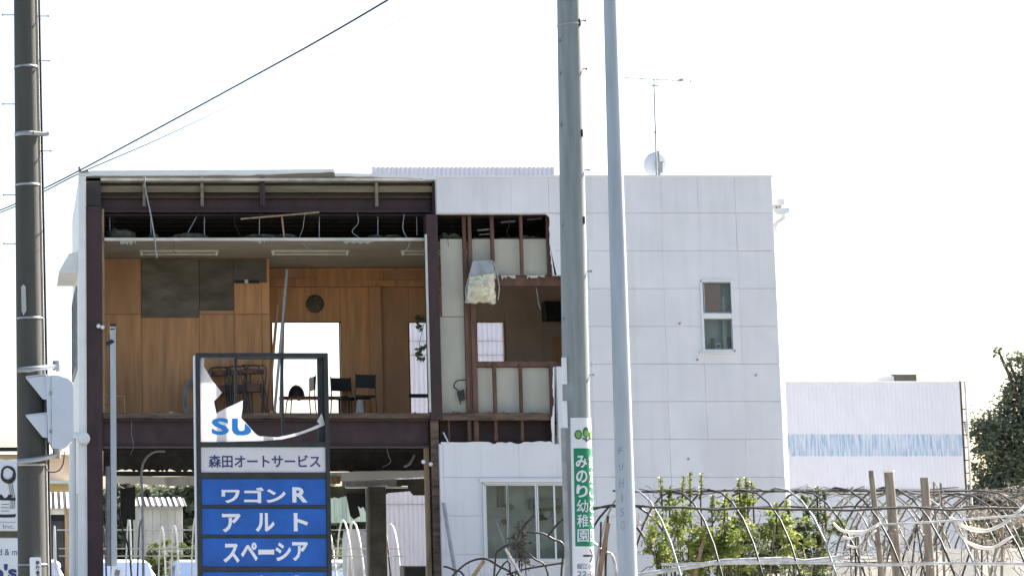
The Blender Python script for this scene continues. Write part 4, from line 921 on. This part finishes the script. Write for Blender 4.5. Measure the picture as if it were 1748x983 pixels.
# ---------------------------------------------------------------- furniture in the torn room
def rod(mb, a, b, r_=.012): mb.tube([a, b], r_, 6)
def chair(x, y, rot, label, seatm='red_vinyl', group=None):
    t = thing('metal_chair', (0, 0, 0), label, 'chair', group)
    MB().cbox(-.19, .19, -.19, .19, .43, .465, .01).build('seat', seatm, t)
    MB().cbox(-.18, .18, .19, .215, .58, .80, .01).build('backrest', 'black_plastic', t)
    for sx in (-1, 1):
        MB().tube(bez([(sx * .20, -.22, 0), (sx * .18, -.19, .40), (sx * .18, -.1, .425)], 4), .011, 6).build('leg', 'chair_metal', t)
        MB().tube(bez([(sx * .20, .24, 0), (sx * .185, .2, .43), (sx * .18, .225, .82)], 4), .011, 6).build('leg', 'chair_metal', t)
    MB().tube([(-.19, 0, .42), (.19, 0, .42)], .01, 6).build('stretcher', 'chair_metal', t)
    t.location = (x, y, ZF); t.rotation_euler.z = rot; return t
YC_ = 35.85
chair(PXX(513, 690, YC_), YC_, -math.pi / 2 + .1, 'metal chair with dark red seat in front of the bright opening')
chair(PXX(592, 690, YC_), YC_, .3, 'dark metal chair at the corner of the bright opening', 'black_plastic')
chair(PXX(614, 690, YC_ - .2), YC_ - .25, math.pi + .3, 'dark chair with a pale bag tucked under it', 'black_plastic')
bm_ = MB(); c = P(506, 675, YC_); v = []
for i in range(7):
    for j in range(12):
        th = math.pi * .5 * i / 6; ph = 2 * math.pi * j / 12; q = 1 + .2 * mnoise.noise(Vector((math.cos(ph) * 2, math.sin(ph) * 2, i)))
        v.append((c[0] + .14 * math.cos(th) * math.cos(ph) * q, YC_ + .12 * math.cos(th) * math.sin(ph) * q, ZF + .468 + .2 * math.sin(th) * q))
bm_.add(v, [(i * 12 + j, i * 12 + (j + 1) % 12, (i + 1) * 12 + (j + 1) % 12, (i + 1) * 12 + j) for i in range(6) for j in range(12)], True)
single(bm_, 'cloth_bundle', 'black', (c[0], YC_, ZF + .468), 'black cloth bundle lying on the red chair seat', 'bundle')
pbg = MB(); v = []; cx_ = PXX(612, 700, 35.5)
for i in range(7):
    for j in range(12):
        t = i / 6; ph = 2 * math.pi * j / 12; q = 1 + .4 * mnoise.noise(Vector((math.cos(ph) * 2, math.sin(ph) * 2, t * 3)))
        v.append((cx_ + .12 * (1 - .7 * t) * math.cos(ph) * q, 35.32 + .08 * (1 - .7 * t) * math.sin(ph) * q, ZF + .38 * t))
pbg.add(v, [(i * 12 + j, i * 12 + (j + 1) % 12, (i + 1) * 12 + (j + 1) % 12, (i + 1) * 12 + j) for i in range(6) for j in range(12)], True)
single(pbg, 'plastic_bag', 'cloth', (cx_, 35.32, ZF), 'crumpled white bag on the floor by the dark chairs', 'bag')
tb = thing('low_table', (PXX(560, 690, 36.05), 36.05, ZF), 'long low table with dark red top across the bright opening', 'table')
ztb = PZ(676, 36.0)
MB().cbox(PXX(478, 678, 36.05), PXX(600, 678, 36.05), 35.98, 36.2, ztb - .05, ztb, .008).build('tabletop', 'red_vinyl', tb)
for x in (482, 580, 596):
    MB().tube([(PXX(x, 690, 36.05), 36.1, ZF), (PXX(x, 690, 36.05), 36.1, ztb - .05)], .018, 6).build('leg', 'chair_metal', tb)
for k, (x, an) in enumerate(((372, .02), (384, -.05), (398, .06), (412, -.03), (428, .1), (440, -.12))):
    Y = 34.98 - .09 * k
    t = thing('folding_chair', (PXX(x, 700, Y), Y, ZF), 'folded metal chair leaning in a row against the plywood wall', 'chair', 'folded chairs against the plywood wall')
    x_ = PXX(x, 700, Y); wd = .17
    fr2 = MB(); rd = bez([(x_ - wd, Y - .16, ZF), (x_ - wd + an * .5, Y - .08, ZF + .5), (x_ - wd * .9 + an, Y, ZF + .84), (x_ + an, Y + .01, ZF + .88), (x_ + wd * .9 + an, Y, ZF + .84), (x_ + wd + an * .5, Y - .08, ZF + .5), (x_ + wd, Y - .16, ZF)], 5)
    fr2.tube(rd, .011, 6).build('frame', 'chair_metal', t)
    MB().tube([(x_ - wd * .8, Y - .2, ZF), (x_ - wd * .7 + an, Y - .03, ZF + .62)], .010, 6).build('leg', 'chair_metal', t); MB().tube([(x_ + wd * .8, Y - .2, ZF), (x_ + wd * .7 + an, Y - .03, ZF + .62)], .010, 6).build('leg', 'chair_metal', t)
    MB().cbox(x_ - wd * .7 + an * .6, x_ + wd * .7 + an * .6, Y - .06, Y - .03, ZF + .44, ZF + .58, .01).build('seat', 'stud', t)
    MB().cbox(x_ - wd * .75 + an, x_ + wd * .75 + an, Y - .015, Y + .005, ZF + .74, ZF + .82, .01).build('backrest', 'stud', t)
hc = MB()
for k in range(6):
    c = Vector((PXX(330, 680, 34.95), 34.95 - .02 * k, ZF + .34)); rr = .2 + .02 * k
    hc.tube([c + Vector((math.cos(a * math.pi / 12) * rr * .6, .03 * math.sin(a), math.sin(a * math.pi / 12) * rr * 1.25)) for a in range(25)], .008, 5)
single(hc, 'cable_coil', 'grey_metal', (PXX(330, 700, 34.95), 34.95, ZF), 'coil of grey cable standing against the plywood wall', 'cable coil')
pl = MB(); r9 = random.Random(9)
for k in range(60):
    t = r9.random(); x, y = (719 - 6 * math.sin(t * 9), 540 + 75 * t); x += r9.gauss(0, 3); y += r9.gauss(0, 3)
    if .35 < t < .62: continue
    p = Vector(P(x, y, YB - .06 - .05 * r9.random())); a = Vector((r9.gauss(0, 1), .3 * r9.gauss(0, 1), r9.gauss(0, 1))).normalized() * .05; b = a.cross(Vector((0, 1, 0))) * .6
    pl.add([p - a, p + b, p + a, p - b], [(0, 1, 2, 3)])
pl.tube(pbez([(730, 530), (722, 560), (716, 590), (719, 620)], YB - .08), .006, 4)
single(pl, 'dangling_vine', 'leaf_dark', P(730, 530, YB - .08), 'dark shred of vine dangling in the narrow room window', 'vine')

# ---------------------------------------------------------------- torn pylon sign
YN = 26.0
def xs_(x, y=800): return PXX(x, y, YN)
sg = thing('pylon_sign', (xs_(449), YN + .12, 0), 'tall dark framed dealer sign with torn white top and blue model panels', 'sign')
fm = MB()
for x0, x1 in ((335.5, 343), (556, 563)): fm.box(xs_(x0), xs_(x1), YN - .02, YN + .24, .0, PZ(604, YN))
fm.build('side_frame', 'sign_frame', sg)
MB().box(xs_(335.5) + .001, xs_(563) - .001, YN - .018, YN + .238, PZ(610, YN), PZ(602.5, YN)).build('top_rail', 'sign_frame', sg)
MB().box(xs_(334), xs_(336.2), YN - .0, YN + .22, .02, PZ(606, YN)).build('lit_side_strip', 'signal_paint', sg)  # light on the frame's left side, painted as a pale strip
MB().box(xs_(343), xs_(349), YN + .1, YN + .12, PZ(755, YN), PZ(611, YN)).build('inner_strip', 'signal_paint', sg)
MB().box(xs_(546), xs_(556), YN + .06, YN + .1, PZ(755, YN), PZ(611, YN)).build('inner_strip', 'sign_frame', sg)
for y0, y1 in ((754, 763), (806, 816.5), (862, 867), (912.5, 917.5), (967, 975), (1022, 1027)):
    MB().box(xs_(343), xs_(556), YN - .012, YN + .2, PZ(y1, YN), PZ(y0, YN)).build('cross_rail', 'sign_frame', sg)
for x in (406, 486): MB().box(xs_(x - 2), xs_(x + 2.5), YN + .12, YN + .17, PZ(755, YN), PZ(610, YN)).build('upright', 'sign_frame', sg)
MB().box(xs_(405), xs_(492), YN + .1, YN + .115, PZ(611.5, YN), PZ(609.6, YN)).build('inner_rail', 'sign_frame', sg)
tp = MB().pp([(343, 609), (349, 609), (348, 625), (363, 650), (379, 670), (372, 678), (365, 685), (367, 695), (369.5, 705), (384, 697), (400, 690), (414.6, 683), (414, 698), (411.7, 713), (420, 722), (429, 732), (435, 739), (442, 744), (474, 746), (495, 741.5), (515, 736),
             (533, 729), (546, 723), (541, 719), (549, 705), (552, 715), (555, 725), (541, 731), (531, 735), (505, 744), (482, 749.5), (445, 752.5), (343, 754.5)], YN + .03, .006).build('torn_panel', 'sign_film', sg)
s_ = MB(); text_flat(s_, 'S', 361, 713, 391, 742, YN + .026, .035).build('letter', 'letter_blue', tp)
MB().add([P(x, y, YN + .026) for x, y in ((396, 714), (406, 714), (406, 730), (408.5, 734.5), (413.5, 735.5), (417.5, 733), (418, 722), (420, 723), (429.3, 733), (428, 738), (423, 741.5), (415, 743), (405, 742.5), (399, 739.5), (396, 734))], [(0, 14, 13, 12, 11, 4, 3, 2, 1), (4, 11, 10, 9, 5), (5, 9, 8, 7, 6)]).build('letter', 'letter_blue', tp)
p2 = MB().box(xs_(343) + .002, xs_(556) - .002, YN, YN + .02, PZ(806, YN), PZ(763, YN)).build('name_panel', 'sign_white', sg)
text_flat(MB(), '森田オートサービス', 356, 776, 547, 798, YN - .003, .02).build('lettering', 'letter_navy', p2)
for y0, y1, tx in ((816.5, 862, [('ワゴン', 378, 831, 488, 858), ('R', 499, 831, 525, 857)]), (867, 912.5, [('ア', 379, 876, 411, 908), ('ル', 436, 875, 469, 907), ('ト', 501, 875, 526, 906)]),
                   (917.5, 967, [('ス', 381, 927, 409, 960), ('ペ', 411, 925, 440, 957), ('ー', 441, 937, 468, 946), ('シ', 470, 925, 497, 957), ('ア', 499, 924, 526, 957)]), (975, 1022, [('スイフト', 380, 981, 526, 1012)]), (1027, 1100, [])):
    pn = MB().cbox(xs_(343) + .002, xs_(556) - .002, YN, YN + .02, PZ(y1, YN), PZ(y0, YN), .004).build('model_panel', 'sign_blue', sg)
    for s2, a, b, c2, d in tx: text_flat(MB(), s2, a, b, c2, d, YN - .003, .035).build('lettering', 'letter_white', pn)

# ---------------------------------------------------------------- poles
def pole(name, xt, xb2, Y, wt, wb, m, label, cat='utility pole'):
    top = Vector(P(xt, -60, Y)); bot0 = Vector(P(xb2, 983, Y)); d = (top - bot0) / (top.z - bot0.z)
    base = bot0 - d * bot0.z; up = base + d * 11
    sc_t = 3670 / (Y * math.cos(TH) + (top.z - EYE) * math.sin(TH)); sc_b = 3670 / (Y * math.cos(TH))
    rt, rb_ = wt / 2 / sc_t, wb / 2 / sc_b
    def rad(z): return rb_ + (rt - rb_) * (z - bot0.z) / (top.z - bot0.z)
    def ctr(z): return base + d * z
    t = thing(name, tuple(base), label, cat)
    MB().tube([ctr(z) for z in (0, 2, 4, 6, 8, 10)], [rad(z) for z in (0, 2, 4, 6, 8, 10)], 40).build('shaft', m, t)
    return t, ctr, rad
YP1 = 23.0
lp, lc, lr = pole('utility_pole', 42, 56, YP1, 37.5, 51, 'concrete_pole_dark', 'dark concrete utility pole carrying the pedestrian signal')
def zof(y, Y): return PZ(y, Y)
def band(t, ctr, rad, y, h, Y, m='galvanised', extra=.004):
    z = PZ(y, Y); MB().lathe([(rad(z) + .001, -h / 2), (rad(z) + extra, -h / 2), (rad(z) + extra, h / 2), (rad(z) + .001, h / 2)], tuple(ctr(z)), (0, 0, 1), 28).build('band', m, t)
for y, h in ((116, .025), (231, .05), (317, .025), (544, .022), (793, .03), (963, .02)): band(lp, lc, lr, y, h, YP1, 'galvanised', .006)
for y, s_ in ((26, -1), (28, 1), (104, 1), (178, -1), (258, 1), (333, -1), (416, -1)):
    z = PZ(y, YP1); c = lc(z); MB().tube([c + Vector((s_ * lr(z) * .9, 0, 0)), c + Vector((s_ * (lr(z) + .13), 0, .0))], .006, 5).tube([c + Vector((s_ * (lr(z) + .12), 0, -.0)), c + Vector((s_ * (lr(z) + .135), 0, 0))], .011, 6).build('step_bolt', 'galvanised', lp)
cp = []
for y in (-60, 100, 230, 320, 450, 550, 650, 760, 983):
    z = PZ(y, YP1); c = lc(z); cp.append(c + Vector((lr(z) + .03, -.02, 0)))
z = .3; cp.append(lc(z) + Vector((lr(z) + .03, -.02, 0)))
MB().tube(bez(cp, 5), .014, 6).build('riser_cable', 'cable', lp)
MB().tube([c + Vector((-.022, .03, 0)) for c in cp], .010, 6).build('riser_conduit', 'pipe_white', lp)
z = PZ(231, YP1); c = lc(z); MB().tube([c + Vector((lr(z) * .5, -lr(z) * .9, 0)), c + Vector((lr(z) + .05, -.06, 0)), c + Vector((lr(z) + .1, -.04, .01))], .025, 6).build('clamp', 'galvanised', lp)
MB().pp([(36, 490), (40, 485), (44, 490), (45, 530), (40, 538), (37, 530)], YP1 - lr(4.4) - .012, .012).build('plate', 'shed_wall', lp)
# pedestrian signal
YSI = YP1 - .05
ps = thing('pedestrian_signal', P(95, 793, YSI), 'pale two-lens pedestrian signal head seen from the side on concrete pole', 'traffic signal')
q = [(83, 641), (90, 640), (100, 641), (116, 646), (123, 653), (125, 662), (126, 740), (123, 752), (116, 760), (105, 765), (90, 764), (86, 755), (83, 700)]
MB().pp(q, YSI - .22, .44).build('housing', 'signal_paint', ps)
MB().pp([(78.5, 641), (83.2, 640.5), (86.5, 754), (82, 753)], YSI - .225, .45).build('front_rim', 'signal_paint', ps)
for y in (668, 733):
    MB().pb(84.5, y, 89, y + 6, YSI - .235, .02, .004).build('latch', 'grey_metal', ps)
MB().pb(87, 643, 87.8, 762, YSI - .2225, .003).build('seam', 'grey_metal', ps)
for y0, y1, yb in ((644, 682, 640), (709, 747, 705)):
    for yy in (YSI - .21, YSI + .2): MB().pp([(44, y0 + 1), (80, y0 - 3), (81, y1), (73, y1 - 1)], yy, .012).build('visor', 'signal_paint', ps)
    a, b = P(44, y0 + 1, YSI), P(80, y0 - 3, YSI)
    MB().add([(a[0], YSI - .21, a[2] + .002), (a[0], YSI + .212, a[2] + .002), (b[0], YSI + .212, b[2] + .002), (b[0], YSI - .21, b[2] + .002), (a[0], YSI - .21, a[2] - .01), (a[0], YSI + .212, a[2] - .01), (b[0], YSI + .212, b[2] - .01), (b[0], YSI - .21, b[2] - .01)],
             [(0, 1, 2, 3), (7, 6, 5, 4), (0, 4, 5, 1), (1, 5, 6, 2), (2, 6, 7, 3), (3, 7, 4, 0)]).build('visor_top', 'signal_paint', ps)
    x_, z_ = PXX(79, 700, YSI), PZ((y0 + y1) / 2, YSI)
    MB().box(x_ - .012, x_ + .01, YSI - .15, YSI + .15, z_ - .12, z_ + .12).build('lens', 'lens_red' if y0 < 700 else 'lens_green', ps)
for pts in ([(30, 632, YSI - .16), (60, 629, YSI - .17), (90, 625, YSI - .05), (97, 622, YSI), (100, 634, YSI)], [(30, 787, YSI - .16), (60, 784, YSI - .17), (90, 778, YSI - .05), (100, 772, YSI), (101, 762, YSI)]):
    MB().tube(bez([P(*p) for p in pts], 5), .028, 8).lathe([(.045, -.05), (.05, 0), (.045, .05)], P(97, pts[3][1] + 2, YSI), (0, 0, 1), 12).build('bracket', 'galvanised', ps)
MB().tube(pbez([(76, 795), (85, 805), (100, 803), (108, 790), (110, 770)], YSI - .1), .007, 5).build('signal_cable', 'cable', ps)
# plate on the pole
zp = YP1 - lr(1.5) - .02
pt = thing('pole_plate', P(60, 1000, zp), 'small white plate with vertical writing strapped to the dark pole', 'sign')
po = MB().pp([(50.5, 953), (52, 950.5), (69, 950.5), (70.5, 953), (72, 1020), (52, 1020)], zp, .008).build('plate', 'sign_sheet', pt)
for k, ch_ in enumerate('歩行者用'): text_flat(MB(), ch_, 60.5 + k * .2, 956 + k * 8.5, 67.5 + k * .2, 963.5 + k * 8.5, zp - .003, .03).build('lettering', 'letter_black', po)
MB().tube([P(30, 963.5, zp + .03), P(52, 963, zp + .004)], .006, 5).build('strap', 'galvanised', pt)

YP2 = 24.0
mp_, mc, mr_ = pole('utility_pole', 970, 989, YP2, 39, 48, 'concrete_pole', 'pale concrete utility pole wearing the green kindergarten sign')
for y, h in ((44, .02),): band(mp_, mc, mr_, y, h, YP2, 'galvanised')
for y, s_ in ((38, 1), (72, -1), (120, 1), (215, -1), (292, 1), (387, -1), (464, 1), (545, -1), (640, 1), (128, -1)):
    z = PZ(y, YP2); c = mc(z); e = .035 if s_ > 0 else .008
    MB().tube([c + Vector((s_ * mr_(z) * .8, -.05, 0)), c + Vector((s_ * (mr_(z) + e), -.06, 0))], .009, 6).lathe([(.016, -.008), (.016, .008)], tuple(c + Vector((s_ * (mr_(z) + e), -.06, 0))), (1, 0, 0), 8).build('step_bolt', 'galvanised', mp_)
for y in (44, 232, 380): 
    z = PZ(y, YP2); c = mc(z); MB().box(c.x + mr_(z) * .55, c.x + mr_(z) * .75, c.y - mr_(z) * .82, c.y - mr_(z) * .6, z - .03, z + .05).build('socket', 'dark_steel', mp_)
def bend(ctr, rad, Y, pts, off):
    "wrap (x_px, y_px) drawing onto the pole surface"
    o = []
    for x, y in pts:
        z = PZ(y, Y); c = ctr(z); rr = rad(z) + off; a = math.asin(max(-1, min(1, 0)));
        # arc position: image x offset from pole axis treated as arc length
        u = (PXX(x, y, Y) - c.x); a = u / rr; o.append((c.x + rr * math.sin(a), c.y - rr * math.cos(a), z))
    return o
def wrap_grid(x0, x1, y0, y1, ctr, rad, Y, off, n=14, mrows=6):
    mb = MB(); v = []
    for j in range(mrows + 1):
        for i in range(n + 1): v.append((x0(j / mrows) + (x1(j / mrows) - x0(j / mrows)) * i / n, y0 + (y1 - y0) * j / mrows))
    return mb.add(bend(ctr, rad, Y, v, off), [(j * (n + 1) + i, (j + 1) * (n + 1) + i, (j + 1) * (n + 1) + i + 1, j * (n + 1) + i + 1) for j in range(mrows) for i in range(n)], True)
def wrap_text(s2, x0, y0, x1, y1, bold, off, ctr=mc, rad=mr_, Y=YP2):
    vs_, fs = slice_mesh(*text_mesh(s2, bold)); return MB().add(bend(ctr, rad, Y, [(x0 + (x1 - x0) * u, y1 + (y0 - y1) * v) for u, v in vs_], off), fs)
def wrap_poly(pts, off, n=10):
    x0 = min(p[0] for p in pts); x1 = max(p[0] for p in pts); vs_, fs = slice_mesh([((p[0] - x0) / (x1 - x0), p[1]) for p in pts], [tuple(range(len(pts)))], n)
    return MB().add(bend(mc, mr_, YP2, [(x0 + (x1 - x0) * u, v) for u, v in vs_], off), fs)
ks = thing('kindergarten_sign', tuple(mc(PZ(983, YP2)) - Vector((0, mr_(1.5) + .006, 0))), 'white and green kindergarten sign wrapped round the pale concrete pole', 'sign')
# drawing is in arc pixels relative to the axis: left edge at -.., sheet runs round to the right side
sheet = wrap_grid(lambda t: 967.5 + 5 * t, lambda t: 1030 + 5 * t, 714, 1100, mc, mr_, YP2, .006).build('sheet', 'sign_sheet', ks)
wrap_grid(lambda t: 973 + 3 * t, lambda t: 1028 + 3 * t, 766, 932, mc, mr_, YP2, .008).build('green_field', 'sign_green', sheet)
for k, ch_ in enumerate('みのり幼稚園'):
    y = 778 + k * 25.0; wrap_text(ch_, 976.5 + k * .6, y, 996.5 + k * .6, y + 21.5, .03 if k < 3 else .008, .011).build('lettering', 'letter_white', sheet)
for k, ch_ in enumerate('認定こども園'):
    y = 778 + k * 25.0; wrap_text(ch_, 1000 + k * .6, y, 1019.5 + k * .6, y + 21.5, .025 if 1 < k < 5 else .006, .011).build('lettering', 'letter_white', sheet)
for k, (x, y) in enumerate(((981, 743), (995, 739), (1009, 744))):
    oval = [(x + 6.5 * math.cos(a * math.pi / 12), y + (9 if k == 1 else 8) * math.sin(a * math.pi / 12)) for a in range(24)]
    wrap_poly(oval, .010).build('leaf_mark', 'leaf_logo_dark', sheet)
    inner = [(x + 4.3 * math.cos(a * math.pi / 12), y + 5.5 * math.sin(a * math.pi / 12) + (1.5 if k == 1 else 0)) for a in range(24)]
    wrap_poly(inner, .0125).build('leaf_mark', 'leaf_logo', sheet)
for pts in ([(987, 750), (990, 748), (1000, 752), (998, 754)], [(994, 755), (997, 755), (996.5, 746), (994.5, 746)], [(995, 755), (997, 753), (1004, 748), (1005, 750)]):
    wrap_poly(pts, .010).build('stem_mark', 'letter_navy', sheet)
for pts in ([(993, 946.5), (1012, 946.5), (1012, 949.5), (993, 949.5)], [(1005, 937), (1008.5, 937), (1016, 948), (1012, 948)], [(1012, 948), (1016, 948), (1008.5, 959), (1005, 959)]):
    wrap_poly([(x - 4, y) for x, y in pts], .010).build('arrow', 'letter_black', sheet)
wrap_text('細江小西', 978.5, 961, 1016, 970.5, .01, .010).build('lettering', 'letter_grey', sheet)
wrap_text('22-06', 979, 974, 1018, 983, .01, .010).build('lettering', 'letter_grey', sheet)
for y0, y1, m, dx in ((610, 655, 'sign_sheet', 0), (684, 730, 'sign_sheet', 1), (730, 983, 'grey_metal', 2)):
    MB().pb(960 + dx, y0, 968 + dx, y1, YP2 - .14, .03, .008).build('plate', m, mp_)
# steel pole
sp, sc_, sr = pole('steel_pole', 1040, 1071, 23.6, 22, 33, 'steel_pole', 'smooth blue-grey tapered steel pole with faded lettering', 'pole')
for ch_, y, s_ in (('F', 764, 11), ('U', 791, 11), ('H', 817, 16), ('I', 842, 15), ('S', 867, 14), ('O', 888, 16)):
    x0 = 1051 + (y - 760) * .03 + (3 if ch_ == 'I' else 0); wrap_text(ch_, x0, y, x0 + (2 if ch_ == 'I' else 7.5), y + s_, .0, .002, sc_, sr, 23.6).build('lettering', 'letter_faded', sp)
# thin blue post near the building
YT2 = 27.0
tp_ = thing('thin_post', (PXX(195.5, 965, YT2), YT2, 0), 'thin blue-grey post with black cap in front of the torn bay', 'post')
xa, xb2 = PXX(199.5, 560, YT2), PXX(195, 965, YT2)
MB().box(xb2 - .036, xb2 + .036, YT2, YT2 + .07, 0, PZ(557, YT2)).build('shaft', 'steel_pole', tp_).rotation_euler = (0, .0, 0)
MB().box(xb2 - .038, xb2 + .038, YT2 - .003, YT2 + .073, PZ(557, YT2), PZ(552.5, YT2)).build('cap', 'black_plastic', tp_)
MB().lathe([(.02, 0), (.032, .03), (.02, .06)], P(180, 587, YT2), (1, 0, .2), 10).lathe([(.02, 0), (.03, .03), (.015, .06)], P(186, 584, YT2), (1, 0, .2), 10).tube([P(183, 586, YT2), P(195, 583, YT2)], .01, 5).tube([P(188, 562, YT2), P(196, 561, YT2)], .008, 5).build('clamp', 'black_plastic', tp_)
MB().box(xb2 - .044, xb2 - .037, YT2 + .02, YT2 + .05, 0, PZ(570, YT2)).build('edge_strip', 'dark_steel', tp_)
tg = thing('small_tag', P(199, 975, YT2 - .1), 'small tilted white tag at the thin blue post', 'sign'); tgo = MB().pp([(191, 965), (210, 969), (206, 1000), (188, 996)], YT2 - .03, .008).build('plate', 'sign_sheet', tg)
MB().pp([(197, 971), (205, 973), (203, 983), (195, 981)], YT2 - .034, .003).pp([(199, 974), (202.5, 975), (201.5, 980), (198, 979)], YT2 - .038, .003).build('mark', 'letter_grey', tgo)
# left shop sign board behind the pole
YL = 26.5
ls = thing('shop_sign', (PXX(-60, 960, YL), YL, 0), 'pale shop sign board with brush calligraphy behind the dark pole', 'sign')
for x in (-150, -30, 33): MB().tube([(PXX(x, 900, YL + .1), YL + .1, 0), (PXX(x, 900, YL + .1), YL + .1, PZ(764, YL))], .03, 8).build('post', 'black', ls)
MB().pb(-170, 762.5, 36, 770, YL, .06).build('top_bar', 'black', ls)
ub = MB().pb(-170, 784, 38, 905, YL, .05, .005).build('upper_board', 'board_blue_white', ls)
lb = MB().pb(-170, 918, 38, 1040, YL, .05, .005).build('lower_board', 'board_blue_white', ls)
MB().pb(-170, 906, 37, 917, YL + .01, .04).build('cross_rail', 'dark_olive', ls)
yq = YL - .004
rgm = MB()
for k in range(5):
    c0 = (13 + k * .4, 808 + k * .5); rr = 10 + k * .6; pts = [P(c0[0] + rr * math.cos(a * .3 + k) * (1 + .06 * math.sin(a + k)), c0[1] + rr * 1.15 * math.sin(a * .3 + k), yq) for a in range(20)]
    rgm.tube(pts, .007 if k else .015, 4)
for x in (18, 21, 24): rgm.tube(pbez([(x - 4, 818), (x - 2, 832), (x + 1, 850), (x, 868)], yq, 4), .004, 4)
rgm.build('ring_mark', 'letter_black', ub)
text_flat(MB(), '道', -22, 843, 28, 884, yq, .03).build('lettering', 'letter_black', ub); text_flat(MB(), 'g Inc.', -7, 894, 25, 904, yq, .0).build('lettering', 'letter_grey', ub)
MB().pb(-160, 890.5, 28, 891.2, yq, .003).build('rule', 'letter_grey', ub)
text_flat(MB(), 'd & m', -2, 936, 29, 947, yq, .0).build('lettering', 'letter_navy', lb); text_flat(MB(), "o's", -16, 962, 29, 988, yq, .04).build('lettering', 'letter_navy', lb)

# ---------------------------------------------------------------- overhead wires
def wire(pts, rr, label):
    c = bez([P(*p) for p in pts], 8); return single(MB().tube(c, [rr[0] + (rr[1] - rr[0]) * min(1, max(0, (k / (len(c) - 1) - .35) * 4)) for k in range(len(c))], 5), 'overhead_wire', 'cable', tuple(c[0]), label, 'wire')
wire([(-120, 398, 48), (0, 359, 42), (75, 322, 36), (136, 291, 32.95), (270, 219, 27), (430, 132, 22.5), (560, 60, 19.5), (720, -35, 17), (900, -150, 15)], (.013, .0095), 'upper overhead wire rising steeply from the building corner')
wire([(-120, 402, 48), (0, 363, 42), (75, 327, 36), (140, 294, 32.97), (270, 238, 27), (430, 162, 22.5), (560, 98, 19.5), (745, 0, 17), (900, -90, 15)], (.011, .002), 'thin lower overhead wire rising from the building corner')
wi = MB().lathe([(.02, 0), (.035, .02), (.02, .05), (.03, .07), (.01, .09)], P(136, 294, 32.96), (0, 0, 1), 10).tube([P(138, 296, 33.0), P(152, 291.5, 32.95)], .02, 6).build('insulator', 'grey_metal', B)
